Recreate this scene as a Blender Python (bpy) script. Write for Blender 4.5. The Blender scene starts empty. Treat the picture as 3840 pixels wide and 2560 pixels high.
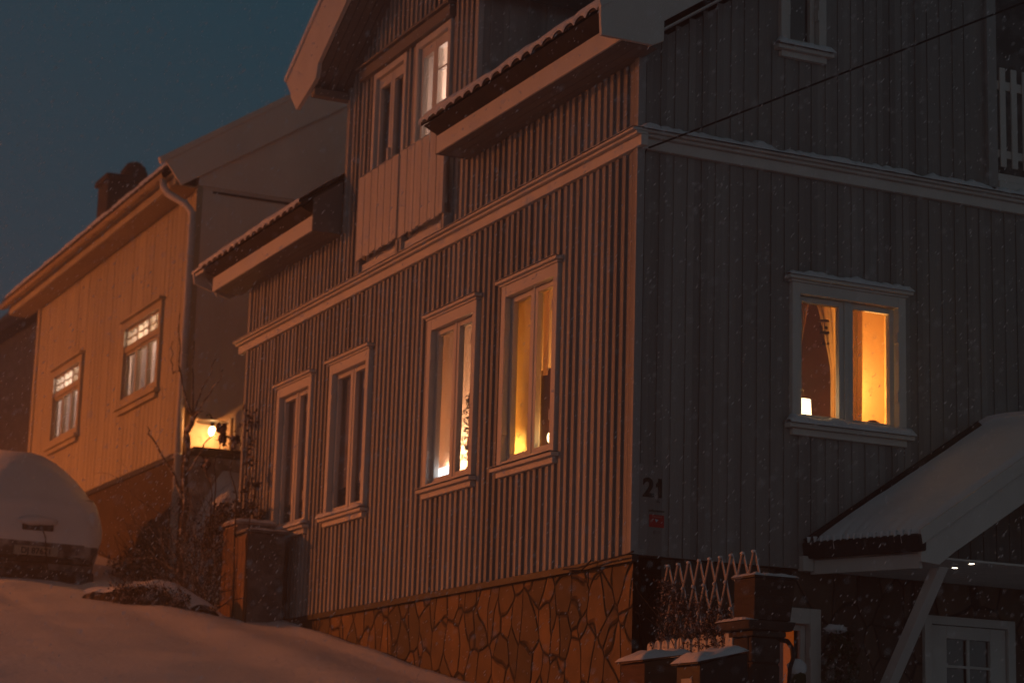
import bpy, bmesh, math, random
from mathutils import Vector, Matrix, noise
R = math.radians
random.seed(7)
sc = bpy.context.scene
col = sc.collection

# ------------------------------------------------------------------ materials
def mat(name, base, rough=.7, var=.15, scale=3., stretch=(1, 1, 1), bump=0., bscale=40., spec=.3,
        col2=None, mix=(.45, .6), metallic=0.):
    """principled paint / wood / metal with noise driven tone and bump"""
    m = bpy.data.materials.new(name); m.use_nodes = True
    nt = m.node_tree; N = nt.nodes; L = nt.links
    b = N['Principled BSDF']; b.inputs['Roughness'].default_value = rough
    b.inputs['Specular IOR Level'].default_value = spec; b.inputs['Metallic'].default_value = metallic
    tc = N.new('ShaderNodeTexCoord'); mp = N.new('ShaderNodeMapping'); mp.inputs['Scale'].default_value = stretch
    L.new(tc.outputs['Object'], mp.inputs[0])
    no = N.new('ShaderNodeTexNoise'); no.inputs['Scale'].default_value = scale; no.inputs['Detail'].default_value = 6
    L.new(mp.outputs[0], no.inputs['Vector'])
    cr = N.new('ShaderNodeValToRGB')
    c1 = [c * (1 - var) for c in base]; c2 = [min(1, c * (1 + var)) for c in base] if col2 is None else col2
    cr.color_ramp.elements[0].position = mix[0] if col2 else .3; cr.color_ramp.elements[1].position = mix[1] if col2 else .7
    cr.color_ramp.elements[0].color = (*c1, 1) if not col2 else (*base, 1); cr.color_ramp.elements[1].color = (*c2, 1)
    L.new(no.outputs['Fac'], cr.inputs[0]); L.new(cr.outputs[0], b.inputs['Base Color'])
    if bump:
        n2 = N.new('ShaderNodeTexNoise'); n2.inputs['Scale'].default_value = bscale; n2.inputs['Detail'].default_value = 4
        L.new(mp.outputs[0], n2.inputs['Vector'])
        bp = N.new('ShaderNodeBump'); bp.inputs['Strength'].default_value = bump; bp.inputs['Distance'].default_value = .02
        L.new(n2.outputs['Fac'], bp.inputs['Height']); L.new(bp.outputs[0], b.inputs['Normal'])
    m['nodes'] = 1
    return m

def board_mat(name, base, axis, pitch, rough=.65, var=.16, dust=0.):
    """painted vertical boards: each board its own tone, weather streaks, wind-blown snow caught on the face"""
    m = mat(name, base, rough, .12, 2.2, (1, 1, .12), .25, 60)
    nt = m.node_tree; N = nt.nodes; L = nt.links; b = N['Principled BSDF']
    src = b.inputs['Base Color'].links[0].from_socket
    tc = N.new('ShaderNodeTexCoord'); sp = N.new('ShaderNodeSeparateXYZ'); L.new(tc.outputs['Object'], sp.inputs[0])
    dv = N.new('ShaderNodeMath'); dv.operation = 'DIVIDE'; dv.inputs[1].default_value = pitch
    L.new(sp.outputs['XYZ'.index(axis)], dv.inputs[0])
    fl = N.new('ShaderNodeMath'); fl.operation = 'FLOOR'; L.new(dv.outputs[0], fl.inputs[0])
    wn = N.new('ShaderNodeTexWhiteNoise'); wn.noise_dimensions = '1D'; L.new(fl.outputs[0], wn.inputs['W'])
    mr = N.new('ShaderNodeMapRange'); mr.inputs['To Min'].default_value = 1 - var; mr.inputs['To Max'].default_value = 1 + var
    L.new(wn.outputs['Value'], mr.inputs['Value'])
    mx = N.new('ShaderNodeVectorMath'); mx.operation = 'SCALE'; L.new(src, mx.inputs[0]); L.new(mr.outputs[0], mx.inputs['Scale'])
    out = mx.outputs[0]
    if dust:
        n3 = N.new('ShaderNodeTexNoise'); n3.inputs['Scale'].default_value = 9; n3.inputs['Detail'].default_value = 9; n3.inputs['Roughness'].default_value = .75
        mp = N.new('ShaderNodeMapping'); mp.inputs['Rotation'].default_value = (.5, .5, 0); mp.inputs['Scale'].default_value = (1.6, 1.6, .5)
        L.new(tc.outputs['Object'], mp.inputs[0]); L.new(mp.outputs[0], n3.inputs['Vector'])
        cr = N.new('ShaderNodeValToRGB'); cr.color_ramp.elements[0].position = .56; cr.color_ramp.elements[1].position = .8
        cr.color_ramp.elements[0].color = (0, 0, 0, 1); cr.color_ramp.elements[1].color = (dust, dust, dust, 1)
        L.new(n3.outputs['Fac'], cr.inputs[0])
        mm = N.new('ShaderNodeMix'); mm.data_type = 'RGBA'; L.new(cr.outputs[0], mm.inputs['Factor'])
        L.new(out, mm.inputs[6]); mm.inputs[7].default_value = (.75, .75, .78, 1); out = mm.outputs[2]
    L.new(out, b.inputs['Base Color'])
    return m

def stone_mat(name, c_lo, c_hi, scale=(2.3, 2.3, 1.15), joint=.03, sp=1., bstr=.6, jc=(.012, .008, .006)):
    m = bpy.data.materials.new(name); m.use_nodes = True
    nt = m.node_tree; N = nt.nodes; L = nt.links; b = N['Principled BSDF']; b.inputs['Roughness'].default_value = .75
    tc = N.new('ShaderNodeTexCoord'); mp = N.new('ShaderNodeMapping'); mp.inputs['Scale'].default_value = scale
    mp.inputs['Rotation'].default_value = (0, .12, 0)
    L.new(tc.outputs['Object'], mp.inputs[0])
    nw = N.new('ShaderNodeTexNoise'); nw.inputs['Scale'].default_value = .9; nw.inputs['Detail'].default_value = 0; L.new(mp.outputs[0], nw.inputs['Vector'])
    ad = N.new('ShaderNodeVectorMath'); ad.operation = 'MULTIPLY_ADD'; L.new(nw.outputs['Color'], ad.inputs[0]); ad.inputs[1].default_value = (.7, .7, .7)
    L.new(mp.outputs[0], ad.inputs[2])
    v1 = N.new('ShaderNodeTexVoronoi'); v1.feature = 'DISTANCE_TO_EDGE'; v1.inputs['Scale'].default_value = sp; L.new(ad.outputs[0], v1.inputs['Vector'])
    v2 = N.new('ShaderNodeTexVoronoi'); v2.inputs['Scale'].default_value = sp; L.new(ad.outputs[0], v2.inputs['Vector'])
    bw = N.new('ShaderNodeSeparateColor'); L.new(v2.outputs['Color'], bw.inputs[0])
    c1 = N.new('ShaderNodeMix'); c1.data_type = 'RGBA'; L.new(bw.outputs[0], c1.inputs['Factor']); c1.inputs[6].default_value = (*c_lo, 1); c1.inputs[7].default_value = (*c_hi, 1)
    gr = N.new('ShaderNodeTexNoise'); gr.inputs['Scale'].default_value = 6; gr.inputs['Detail'].default_value = 8; L.new(tc.outputs['Object'], gr.inputs['Vector'])
    gm = N.new('ShaderNodeMapRange'); gm.inputs['From Min'].default_value = .3; gm.inputs['From Max'].default_value = .7; gm.inputs['To Min'].default_value = .65; gm.inputs['To Max'].default_value = 1.25
    L.new(gr.outputs['Fac'], gm.inputs[0])
    cs = N.new('ShaderNodeVectorMath'); cs.operation = 'SCALE'; L.new(c1.outputs[2], cs.inputs[0]); L.new(gm.outputs[0], cs.inputs['Scale'])
    jr = N.new('ShaderNodeMapRange'); jr.inputs['From Min'].default_value = joint * .45; jr.inputs['From Max'].default_value = joint
    L.new(v1.outputs['Distance'], jr.inputs[0])
    c2 = N.new('ShaderNodeMix'); c2.data_type = 'RGBA'; L.new(jr.outputs[0], c2.inputs['Factor']); c2.inputs[6].default_value = (*jc, 1); L.new(cs.outputs[0], c2.inputs[7])
    L.new(c2.outputs[2], b.inputs['Base Color'])
    j2 = N.new('ShaderNodeMapRange'); j2.inputs['From Max'].default_value = joint * 2.2; L.new(v1.outputs['Distance'], j2.inputs[0])
    hs = N.new('ShaderNodeMath'); hs.operation = 'MULTIPLY_ADD'; L.new(gr.outputs['Fac'], hs.inputs[0]); hs.inputs[1].default_value = .45; L.new(j2.outputs[0], hs.inputs[2])
    bp = N.new('ShaderNodeBump'); bp.inputs['Strength'].default_value = bstr; bp.inputs['Distance'].default_value = .03
    L.new(hs.outputs[0], bp.inputs['Height']); L.new(bp.outputs[0], b.inputs['Normal'])
    return m

def emit(name, c, s):
    m = bpy.data.materials.new(name); m.use_nodes = True; N = m.node_tree.nodes; L = m.node_tree.links
    N.remove(N['Principled BSDF']); e = N.new('ShaderNodeEmission'); e.inputs[0].default_value = (*c, 1); e.inputs[1].default_value = s
    no = N.new('ShaderNodeTexNoise'); no.inputs['Scale'].default_value = 3
    mr = N.new('ShaderNodeMapRange'); mr.inputs['To Min'].default_value = s * .85; mr.inputs['To Max'].default_value = s * 1.15
    L.new(no.outputs['Fac'], mr.inputs[0]); L.new(mr.outputs[0], e.inputs[1])
    L.new(e.outputs[0], N['Material Output'].inputs[0]); return m

def glass_mat(name, tint=(.9, .9, .9), refl=.1):
    m = bpy.data.materials.new(name); m.use_nodes = True; N = m.node_tree.nodes; L = m.node_tree.links
    N.remove(N['Principled BSDF'])
    tr = N.new('ShaderNodeBsdfTransparent'); tr.inputs[0].default_value = (*tint, 1)
    gl = N.new('ShaderNodeBsdfGlossy'); gl.inputs['Roughness'].default_value = .06
    ge = N.new('ShaderNodeNewGeometry'); dp = N.new('ShaderNodeVectorMath'); dp.operation = 'DOT_PRODUCT'
    L.new(ge.outputs['Incoming'], dp.inputs[0]); L.new(ge.outputs['Normal'], dp.inputs[1])
    ab = N.new('ShaderNodeMath'); ab.operation = 'ABSOLUTE'; L.new(dp.outputs['Value'], ab.inputs[0])
    on = N.new('ShaderNodeMath'); on.operation = 'SUBTRACT'; on.inputs[0].default_value = 1; L.new(ab.outputs[0], on.inputs[1])
    pw = N.new('ShaderNodeMath'); pw.operation = 'POWER'; pw.inputs[1].default_value = 5; L.new(on.outputs[0], pw.inputs[0])
    ad = N.new('ShaderNodeMath'); ad.operation = 'ADD'; ad.use_clamp = True; ad.inputs[1].default_value = refl * .5; L.new(pw.outputs[0], ad.inputs[0])
    # frost / condensation specks low on the pane
    tc = N.new('ShaderNodeTexCoord'); no = N.new('ShaderNodeTexNoise'); no.inputs['Scale'].default_value = 34; no.inputs['Detail'].default_value = 5
    L.new(tc.outputs['Object'], no.inputs[0])
    cr = N.new('ShaderNodeValToRGB'); cr.color_ramp.elements[0].position = .66; cr.color_ramp.elements[1].position = .72
    cr.color_ramp.elements[0].color = (0, 0, 0, 1); cr.color_ramp.elements[1].color = (.1, .1, .1, 1); L.new(no.outputs[0], cr.inputs[0])
    mx = N.new('ShaderNodeMixShader'); L.new(ad.outputs[0], mx.inputs[0]); L.new(tr.outputs[0], mx.inputs[1]); L.new(gl.outputs[0], mx.inputs[2])
    df = N.new('ShaderNodeBsdfDiffuse'); df.inputs[0].default_value = (.7, .7, .7, 1)
    m2 = N.new('ShaderNodeMixShader'); L.new(cr.outputs[0], m2.inputs[0]); L.new(mx.outputs[0], m2.inputs[1]); L.new(df.outputs[0], m2.inputs[2])
    L.new(m2.outputs[0], N['Material Output'].inputs[0]); return m

PITCH = .117
def cloth_mat(name, base, tr=.55, folds=0):
    m = mat(name, base, .95, .12, 6, (1, 1, .3), .2, 60); nt = m.node_tree; N = nt.nodes; L = nt.links; b = N['Principled BSDF']
    t = N.new('ShaderNodeBsdfTranslucent'); L.new(b.inputs['Base Color'].links[0].from_socket, t.inputs[0])
    mx = N.new('ShaderNodeMixShader'); mx.inputs[0].default_value = tr; L.new(b.outputs[0], mx.inputs[1]); L.new(t.outputs[0], mx.inputs[2]); L.new(mx.outputs[0], N['Material Output'].inputs[0]); return m
M = dict(
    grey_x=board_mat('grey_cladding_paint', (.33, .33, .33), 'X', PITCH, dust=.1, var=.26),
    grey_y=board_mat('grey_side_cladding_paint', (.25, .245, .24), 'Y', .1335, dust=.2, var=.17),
    yellow=board_mat('yellow_cladding_paint', (.44, .385, .27), 'X', .2, var=.05),
    cream=mat('cream_wall_paint', (.78, .68, .58), .8, .08, 1.5, (1, 1, .3), .1, 20),
    white=mat('white_trim_paint', (.62, .6, .57), .55, .07, 3, (1, 1, .4), .12, 50),
    rail=board_mat('pale_railing_paint', (.6, .58, .56), 'X', .09, var=.07),
    soffit=mat('shaded_soffit_paint', (.2, .19, .185), .7, .1, 2, bump=.1),  # paint darkened to stand for shade on soffits, eave ends and door head
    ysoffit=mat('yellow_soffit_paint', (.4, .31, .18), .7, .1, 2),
    stone=stone_mat('flagstone_facing', (.055, .033, .014), (.21, .11, .036), scale=(4.2, 4.2, 2.9), joint=.032, bstr=.9, jc=(.008, .006, .005)),
    dstone=stone_mat('dark_flagstone_facing', (.06, .04, .032), (.13, .085, .06), sp=1.5, joint=.03),
    rubble=mat('rough_render', (.075, .05, .03), .9, .25, 5, bump=.6, bscale=18),
    plaster=mat('snow_dusted_render', (.3, .24, .22), .9, .1, 4, bump=.4, bscale=14, col2=(.62, .58, .58)),
    blocks=mat('sooty_masonry', (.06, .05, .045), .9, .35, 6, bump=.8, bscale=16),
    mortar=mat('dark_mortar', (.05, .04, .035), .95, .2, 8),
    tile=mat('clay_roof_tile', (.045, .036, .032), .8, .3, 6, bump=.3),
    dark=mat('black_painted_metal', (.02, .02, .022), .5, .2, 5),
    gutter=mat('dark_gutter_felt', (.025, .025, .028), .8, .3, 8, bump=.4),
    snow=mat('fresh_snow', (.78, .8, .84), .95, .04, 1.2, bump=.35, bscale=14, spec=.2),
    snow2=mat('packed_snow_crust', (.74, .76, .8), .95, .06, 3, bump=.9, bscale=35, spec=.2),
    glass=glass_mat('window_glass'),
    dglass=glass_mat('dark_window_glass', (.88, .88, .88), .16),
    room=mat('dim_room_plaster', (.12, .1, .09), .9, .1, 2),
    warm=mat('warm_room_plaster', (.62, .42, .2), .9, .06, 2),
    pale=mat('pale_room_plaster', (.7, .62, .55), .9, .06, 2),
    curtain=cloth_mat('ochre_curtain_cloth', (.4, .22, .08), .3), netp=cloth_mat('pale_door_curtain_cloth', (.5, .45, .42), .35), net=mat('net_curtain_cloth', (.5, .44, .42), .95, .3, 3, (1, 1, .4), .2, 60), blind_a=cloth_mat('amber_blind_cloth', (.92, .78, .42), .65), blind_p=cloth_mat('pale_blind_cloth', (.85, .68, .55), .6),
    lace=cloth_mat('lace_curtain_cloth', (.8, .55, .28), .5),
    brown=mat('dark_brown_furniture', (.09, .035, .015), .8, .2, 4),
    bark=mat('wet_bark', (.07, .045, .03), .85, .3, 20, bump=.5),
    barks=mat('snow_dusted_bark', (.1, .07, .05), .9, .2, 14, bump=.5, col2=(.5, .47, .46), mix=(.5, .62)),
    leafd=mat('withered_leaves', (.06, .035, .02), .8, .4, 14, col2=(.5, .42, .4), mix=(.5, .66)),
    leafg=mat('evergreen_leaves', (.035, .05, .02), .7, .4, 9, col2=(.42, .4, .4), mix=(.5, .66)),
    metal=mat('galvanised_pipe', (.6, .57, .54), .5, .12, 4, metallic=0),
    cab=mat('weathered_cabinet_boards', (.2, .12, .07), .8, .3, 3, (6, 6, .4), .4, 20, col2=(.33, .17, .08)),
    cabd2=mat('old_lath_paint', (.26, .23, .22), .8, .2, 9), cabd=mat('grey_cabinet_side', (.12, .115, .115), .85, .3, 5, bump=.4, col2=(.2, .19, .19)),
    carp=mat('snow_dusted_car_paint', (.09, .08, .08), .6, .2, 7, bump=.3, bscale=20, col2=(.42, .4, .4), mix=(.42, .62)),
    carb=mat('black_bumper_plastic', (.02, .02, .02), .8, .2, 9, col2=(.14, .13, .13), mix=(.5, .7)),
    carsnow=mat('snow_on_car', (.82, .82, .84), .95, .05, 2, bump=.5, bscale=10),
    plate=mat('plate_enamel', (.42, .38, .32), .5, .15, 9),
    ink=mat('black_lettering', (.006, .006, .006), .5, .1, 5),
    red=mat('red_sticker', (.45, .012, .015), .5, .12, 8),
    pink=mat('faded_sticker_print', (.5, .12, .1), .5, .1, 5),
    sign=mat('pale_sticker_mark', (.35, .5, .6), .5, .1, 5),
    brick=mat('brown_mailbox_wood', (.12, .06, .035), .8, .3, 4, (1, 1, 6), .3, 25),
    mailb=mat('black_mailbox_metal', (.02, .018, .018), .6, .2, 6, bump=.2),
    cable=mat('black_cable_rubber', (.008, .008, .008), .6, .1, 5),
    bulb=emit('glowing_bulb', (1, .62, .25), 30),
    shade=emit('glowing_lamp_shade', (1, .72, .38), 5.5),
    bshade=emit('bluish_glowing_lamp', (.95, .97, 1), 4.5),
    flame=emit('candle_lamp_glow', (1, .7, .3), 9),
    spot=emit('downlight_glow', (1, .8, .6), 7),
    street=emit('sodium_lamp_lens', (1, .4, .12), 8),
    orange=emit('orange_room_glow', (1, .17, .015), .22),
)

# ------------------------------------------------------------------ mesh builder
class G:
    def __init__(s): s.v = []; s.f = []
    def quad(s, *p):
        n = len(s.v); s.v += [tuple(q) for q in p]; s.f.append(tuple(range(n, n + len(p))))
    def box(s, a, b):
        x0, x1 = sorted((a[0], b[0])); y0, y1 = sorted((a[1], b[1])); z0, z1 = sorted((a[2], b[2])); n = len(s.v)
        s.v += [(x0, y0, z0), (x1, y0, z0), (x1, y1, z0), (x0, y1, z0), (x0, y0, z1), (x1, y0, z1), (x1, y1, z1), (x0, y1, z1)]
        for f in ((0, 3, 2, 1), (4, 5, 6, 7), (0, 1, 5, 4), (1, 2, 6, 5), (2, 3, 7, 6), (3, 0, 4, 7)): s.f.append(tuple(n + i for i in f))
    def prism(s, A, B):
        """two matching rings of 3d points"""
        n = len(s.v); k = len(A); s.v += [tuple(p) for p in A] + [tuple(p) for p in B]
        s.f.append(tuple(range(n, n + k))[::-1]); s.f.append(tuple(range(n + k, n + 2 * k)))
        for i in range(k): j = (i + 1) % k; s.f.append((n + i, n + j, n + k + j, n + k + i))
    def tube(s, pts, r, k=6, r2=None):
        P = [Vector(p) for p in pts]; n0 = len(s.v); m = len(P)
        for i, p in enumerate(P):
            t = (P[min(i + 1, m - 1)] - P[max(i - 1, 0)]).normalized()
            a = t.cross(Vector((.13, .21, 1) if abs(t.z) < .95 else (1, 0, 0))).normalized(); b = t.cross(a)
            rr = r if r2 is None else r + (r2 - r) * i / max(1, m - 1)
            for j in range(k):
                an = 2 * math.pi * j / k; q = p + (a * math.cos(an) + b * math.sin(an)) * rr; s.v.append(tuple(q))
        for i in range(m - 1):
            for j in range(k):
                a0 = n0 + i * k + j; a1 = n0 + i * k + (j + 1) % k; s.f.append((a0, a1, a1 + k, a0 + k))
        s.f.append(tuple(range(n0, n0 + k))[::-1]); s.f.append(tuple(range(n0 + (m - 1) * k, n0 + m * k)))
    def grid(s, fn, nu, nv):
        n0 = len(s.v)
        for i in range(nu + 1):
            for j in range(nv + 1): s.v.append(tuple(fn(i / nu, j / nv)))
        for i in range(nu):
            for j in range(nv):
                a = n0 + i * (nv + 1) + j; s.f.append((a, a + nv + 1, a + nv + 2, a + 1))
    def ball(s, c, rx, ry, rz, nu=14, nv=9, wob=0, seed=0):
        def fn(u, v):
            a = 2 * math.pi * u; b = math.pi * (v - .5); d = Vector((math.cos(a) * math.cos(b), math.sin(a) * math.cos(b), math.sin(b)))
            w = 1 + wob * noise.noise(d * 1.7 + Vector((seed, 0, 0)))
            return (c[0] + d.x * rx * w, c[1] + d.y * ry * w, c[2] + d.z * rz * w)
        s.grid(fn, nu, nv)
    def build(s, name, m, parent=None, label=None, smooth=False, bevel=0, merge=False):
        org = Vector((0, 0, 0)); p = parent
        while p is not None: org += p.location; p = p.parent
        me = bpy.data.meshes.new(name); me.from_pydata([tuple(Vector(v) - org) for v in s.v], [], s.f)
        bm = bmesh.new(); bm.from_mesh(me)
        if merge: bmesh.ops.remove_doubles(bm, verts=bm.verts, dist=1e-4)
        bmesh.ops.recalc_face_normals(bm, faces=bm.faces); bm.to_mesh(me); bm.free()
        for mm in (m if isinstance(m, (list, tuple)) else [m]): me.materials.append(mm)
        if smooth:
            for q in me.polygons: q.use_smooth = True
        o = bpy.data.objects.new(name, me); col.objects.link(o)
        if parent is not None: o.parent = parent
        if label: o['label'] = label
        if bevel:
            md = o.modifiers.new('bevel', 'BEVEL'); md.width = bevel; md.segments = 2; md.limit_method = 'ANGLE'; md.angle_limit = R(40)
        return o

def build_each(g, name, m, parent=None, **kw):
    """every connected piece of g becomes an object of its own"""
    par = list(range(len(g.v)))
    def fd(a):
        while par[a] != a: par[a] = par[par[a]]; a = par[a]
        return a
    for f in g.f:
        for q in f[1:]: par[fd(q)] = fd(f[0])
    isl = {}
    for f in g.f: isl.setdefault(fd(f[0]), []).append(f)
    out = []
    for fs in isl.values():
        h = G(); mp = {}
        for f in fs:
            for q in f:
                if q not in mp: mp[q] = len(h.v); h.v.append(g.v[q])
            h.f.append(tuple(mp[q] for q in f))
        out.append(h.build(name, m, parent, **kw))
    return out
def root(name, loc, label, cat, group=None):
    o = bpy.data.objects.new(name, None); col.objects.link(o); o.location = loc; o.empty_display_size = .2
    o['label'] = label; o['category'] = cat
    if group: o['group'] = group
    return o
def tag(o, label=None, cat=None, group=None, kind=None):
    if label: o['label'] = label
    if cat: o['category'] = cat
    if group: o['group'] = group
    if kind: o['kind'] = kind
    return o
def nz(x, y=0, z=0): return noise.noise(Vector((x, y, z)))

# facade coordinate frames: (u along the wall, n outward, z)
FL = lambda u, n, z: (u, -n, z)          # street side, faces -Y
FR = lambda u, n, z: (n, u, z)           # gable side, faces +X
def fbox(g, F, u0, u1, n0, n1, z0, z1): g.box(F(u0, n0, z0), F(u1, n1, z1))

def wall_with_holes(g, F, u0, u1, z0, z1, holes, n0, n1):
    """solid slab cut around rectangular holes (u0,u1,z0,z1)"""
    us = sorted({u0, u1, *[min(max(h[0], u0), u1) for h in holes], *[min(max(h[1], u0), u1) for h in holes]})
    for a, b in zip(us, us[1:]):
        if b - a < 1e-5: continue
        mid = (a + b) / 2; hs = sorted([(h[2], h[3]) for h in holes if h[0] < mid < h[1]]); z = z0
        for c, d in hs:
            if c > z: fbox(g, F, a, b, n0, n1, z, min(c, z1))
            z = max(z, d)
        if z < z1: fbox(g, F, a, b, n0, n1, z, z1)

def battens(g, F, u0, u1, z0, ztop, holes, pitch, w, n0, n1, jitter=.004):
    k = math.ceil(u0 / pitch); rng = random.Random(int(abs(u0 * 97)) + 3)
    while k * pitch + w / 2 < u1:
        u = k * pitch + rng.uniform(-jitter, jitter); a = u - w / 2; b = u + w / 2; k += 1
        if a < u0: continue
        zt = ztop(u) if callable(ztop) else ztop
        z = z0
        for h in sorted([h for h in holes if h[0] < b and h[1] > a], key=lambda h: h[2]):
            if h[2] > z: fbox(g, F, a, b, n0, n1, z, min(h[2], zt))
            z = max(z, h[3])
        if z < zt - .02: fbox(g, F, a, b, n0, n1 + rng.uniform(-.002, .002), z, zt)

def snow_strip(g, F, u0, u1, n0, n1, z, h, seed=0, step=.035, lump=.5):
    """lumpy rounded ridge of snow lying on a ledge"""
    nu = max(4, int((u1 - u0) / step)); pr = [(0, 0), (.0, .55), (.12, .9), (.4, 1), (.75, .9), (1.0, .5), (1.06, 0.0)]
    def fn(i, j):
        u = u0 + (u1 - u0) * i; k = int(round(j * (len(pr) - 1))); e = min(1, min(i, 1 - i) * (u1 - u0) / .03)
        a = 1 + lump * nz(u * 5 + seed, seed) + lump * .6 * nz(u * 17, seed)
        p = pr[k]; return F(u, n0 + (n1 - n0) * p[0] * (1 + .08 * nz(u * 9, seed + 5)), z + h * p[1] * max(.15, a) * (.35 + .65 * e))
    g.grid(fn, nu, len(pr) - 1)

# ------------------------------------------------------------------ ground
def ground_z(x, y):
    s = -.09 - .18 * (x + 7.5)
    if x > 6: s = -.09 - .18 * 13.5 - .1 * (x - 6)
    if x < -40: s = -.09 + .18 * 32.5 + .03 * (-40 - x)
    k = 1 / (1 + math.exp(-(y + .15) * 9)) if -1.5 < y < 2 else (0 if y < 0 else 1)
    r = 1 / (1 + math.exp(-max(-60, min(60, (x + .1) * 9))))
    yard = -2.32
    z = s * (1 - k * r) + yard * k * r
    z += .05 * nz(x * .35, y * .5, 3) + .018 * nz(x * 1.3, y * 1.6, 9) * (1 if y < 0 else .5)
    z += .012 * nz(x * 5, y * 5, 4) * (1 if y < 0 and abs(x) < 26 else 0)
    # ploughed ridge running along the house, hump by the low wall
    if y < 0: z += .05 * math.exp(-((y + 1.15) / .35) ** 2) * (1 if x < -2 else math.exp(-(x + 2)))
    z += .05 * math.exp(-((y + .1) / .12) ** 2) * (1 if x < -2.5 else 0) * (x > -9.6)
    # wheel ruts behind the car
    if x > -11.5: z -= .05 * (math.exp(-((y + 1.5 + .05 * (x + 11)) / .12) ** 2) + math.exp(-((y + 2.7 + .05 * (x + 11)) / .12) ** 2)) * math.exp(-max(0, x + 11) / 2.5)
    if y < -12: z += 0
    return z
g = G()
def axis(a, b, fine0, fine1, st, n):
    o = []; v = a
    while v < fine0: o.append(v); v += (fine0 - a) / n
    v = fine0
    while v < fine1: o.append(v); v += st
    k = (b - fine1) / n; v = fine1
    while v <= b + 1e-6: o.append(v); v += k
    return o
xs = axis(-420, 300, -24, 6, .14, 26); ys = axis(-300, 300, -7, 2, .12, 24)
n0 = 0
for x in xs:
    for y in ys: g.v.append((x, y, ground_z(x, y)))
W = len(ys)
for i in range(len(xs) - 1):
    for j in range(W - 1):
        a = i * W + j; g.f.append((a, a + W, a + W + 1, a + 1))
tag(g.build('snow_ground', M['snow'], smooth=True), kind='structure')

# ------------------------------------------------------------------ windows
def window(parent, F, u0, u1, z0, z1, split=True, snow=.02, lit='dglass', cap=True, seed=0, name='window', sill=True, casing=.085, recess=.05, t=.047, snow_top=.012, z_glass=None):
    """casing (root mesh) > sash, pane, sill, drip_cap, snow_cover; proud of a wall whose cladding front is n=0"""
    g = G(); c = casing
    fbox(g, F, u0, u0 + c, -.09, .03, z0, z1); fbox(g, F, u1 - c, u1, -.09, .03, z0, z1)
    fbox(g, F, u0 + c, u1 - c, -.09, .028, z1 - c * 1.25, z1); fbox(g, F, u0 + c, u1 - c, -.09, .026, z0, z0 + c * .45)
    mid = (u0 + u1) / 2
    if split: fbox(g, F, mid - .02, mid + .02, -.09, -recess + .028, z0 + c * .45, z1 - c * 1.25)
    w = g.build(name, M['white'], parent, bevel=.004)
    a0, a1, b0, b1 = u0 + c + .006, u1 - c - .006, z0 + c * .45 + .006, z1 - c * 1.25 - .006
    spans = [(a0, mid - .023), (mid + .023, a1)] if split else [(a0, a1)]
    for (p, q) in spans:
        g = G()
        fbox(g, F, p, p + t, -.085, -recess + .02, b0, b1); fbox(g, F, q - t, q, -.085, -recess + .02, b0, b1)
        fbox(g, F, p + t, q - t, -.085, -recess + .018, b1 - t * .95, b1); fbox(g, F, p + t, q - t, -.085, -recess + .018, b0, b0 + t * 1.1)
        fbox(g, F, p + t, q - t, -recess + .0, -recess + .034, b0, b0 + .018)
        g.build('sash', M['white'], w, bevel=.003)
        g = G(); fbox(g, F, p + t - .004, q - t + .004, -.074, -.068, b0 + t, b1 - t * .9); g.build('pane', M[lit], w)
    # hinges
    g = G()
    for zz in (z0 + .28, z1 - .4): fbox(g, F, u0 + c - .004, u0 + c + .014, -.02, .033, zz, zz + .09)
    for zz in (z0 + .28, z1 - .4): fbox(g, F, u1 - c - .014, u1 - c + .004, -.02, .033, zz, zz + .09)
    build_each(g, 'hinge', M['white'], w)
    if cap:
        g = G(); fbox(g, F, u0 - .05, u1 + .05, -.02, .075, z1 + .022, z1 + .05); fbox(g, F, u0 - .02, u1 + .02, -.02, .045, z1, z1 + .02)
        g.build('drip_cap', M['white'], w, bevel=.003)
        g = G(); snow_strip(g, F, u0 - .055, u1 + .055, .0, .085, z1 + .05, snow_top, seed, lump=.7); g.build('snow_cover', M['snow2'], w, smooth=True)
    if sill:
        g = G(); fbox(g, F, u0 - .05, u1 + .05, -.02, .075, z0 - .045, z0 - .01); fbox(g, F, u0, u1, -.02, .035, z0 - .1, z0 - .047)
        g.build('sill', M['white'], w, bevel=.003)
        g = G(); snow_strip(g, F, u0 - .055, u1 + .055, -.0, .095, z0 - .01, snow, seed + 3, lump=.5); g.build('snow_cover', M['snow2'], w, smooth=True)
    return w

def room_box(parent, F, u0, u1, z0, z1, depth, m):
    """plastered room shell seen through a window; open on the window side"""
    g = G(); t = .04
    fbox(g, F, u0 - t, u1 + t, -depth - t, -depth, z0 - t, z1 + t)
    fbox(g, F, u0 - t, u0, -depth, -.1, z0 - t, z1 + t); fbox(g, F, u1, u1 + t, -depth, -.1, z0 - t, z1 + t)
    fbox(g, F, u0, u1, -depth, -.1, z0 - t, z0); fbox(g, F, u0, u1, -depth, -.1, z1, z1 + t)
    return g.build('room_lining', m, parent)

# ------------------------------------------------------------------ the grey house
house = root('grey_house', (0, 0, 0), 'large grey board-clad corner house with white trim, tiled eaves and warm lit windows', 'house')
WIN = [(-8.40, -7.30), (-6.75, -5.63), (-4.125, -3.005), (-2.465, -1.345)]
WZ = (.99, 2.63)
holesL = [(a, b, WZ[0], WZ[1]) for a, b in WIN]
holesU = [(-5.89, -4.98, 3.56, 5.66), (-4.76, -3.86, 3.56, 5.66)]
RZ = 4.06; XL = -9.57
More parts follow.
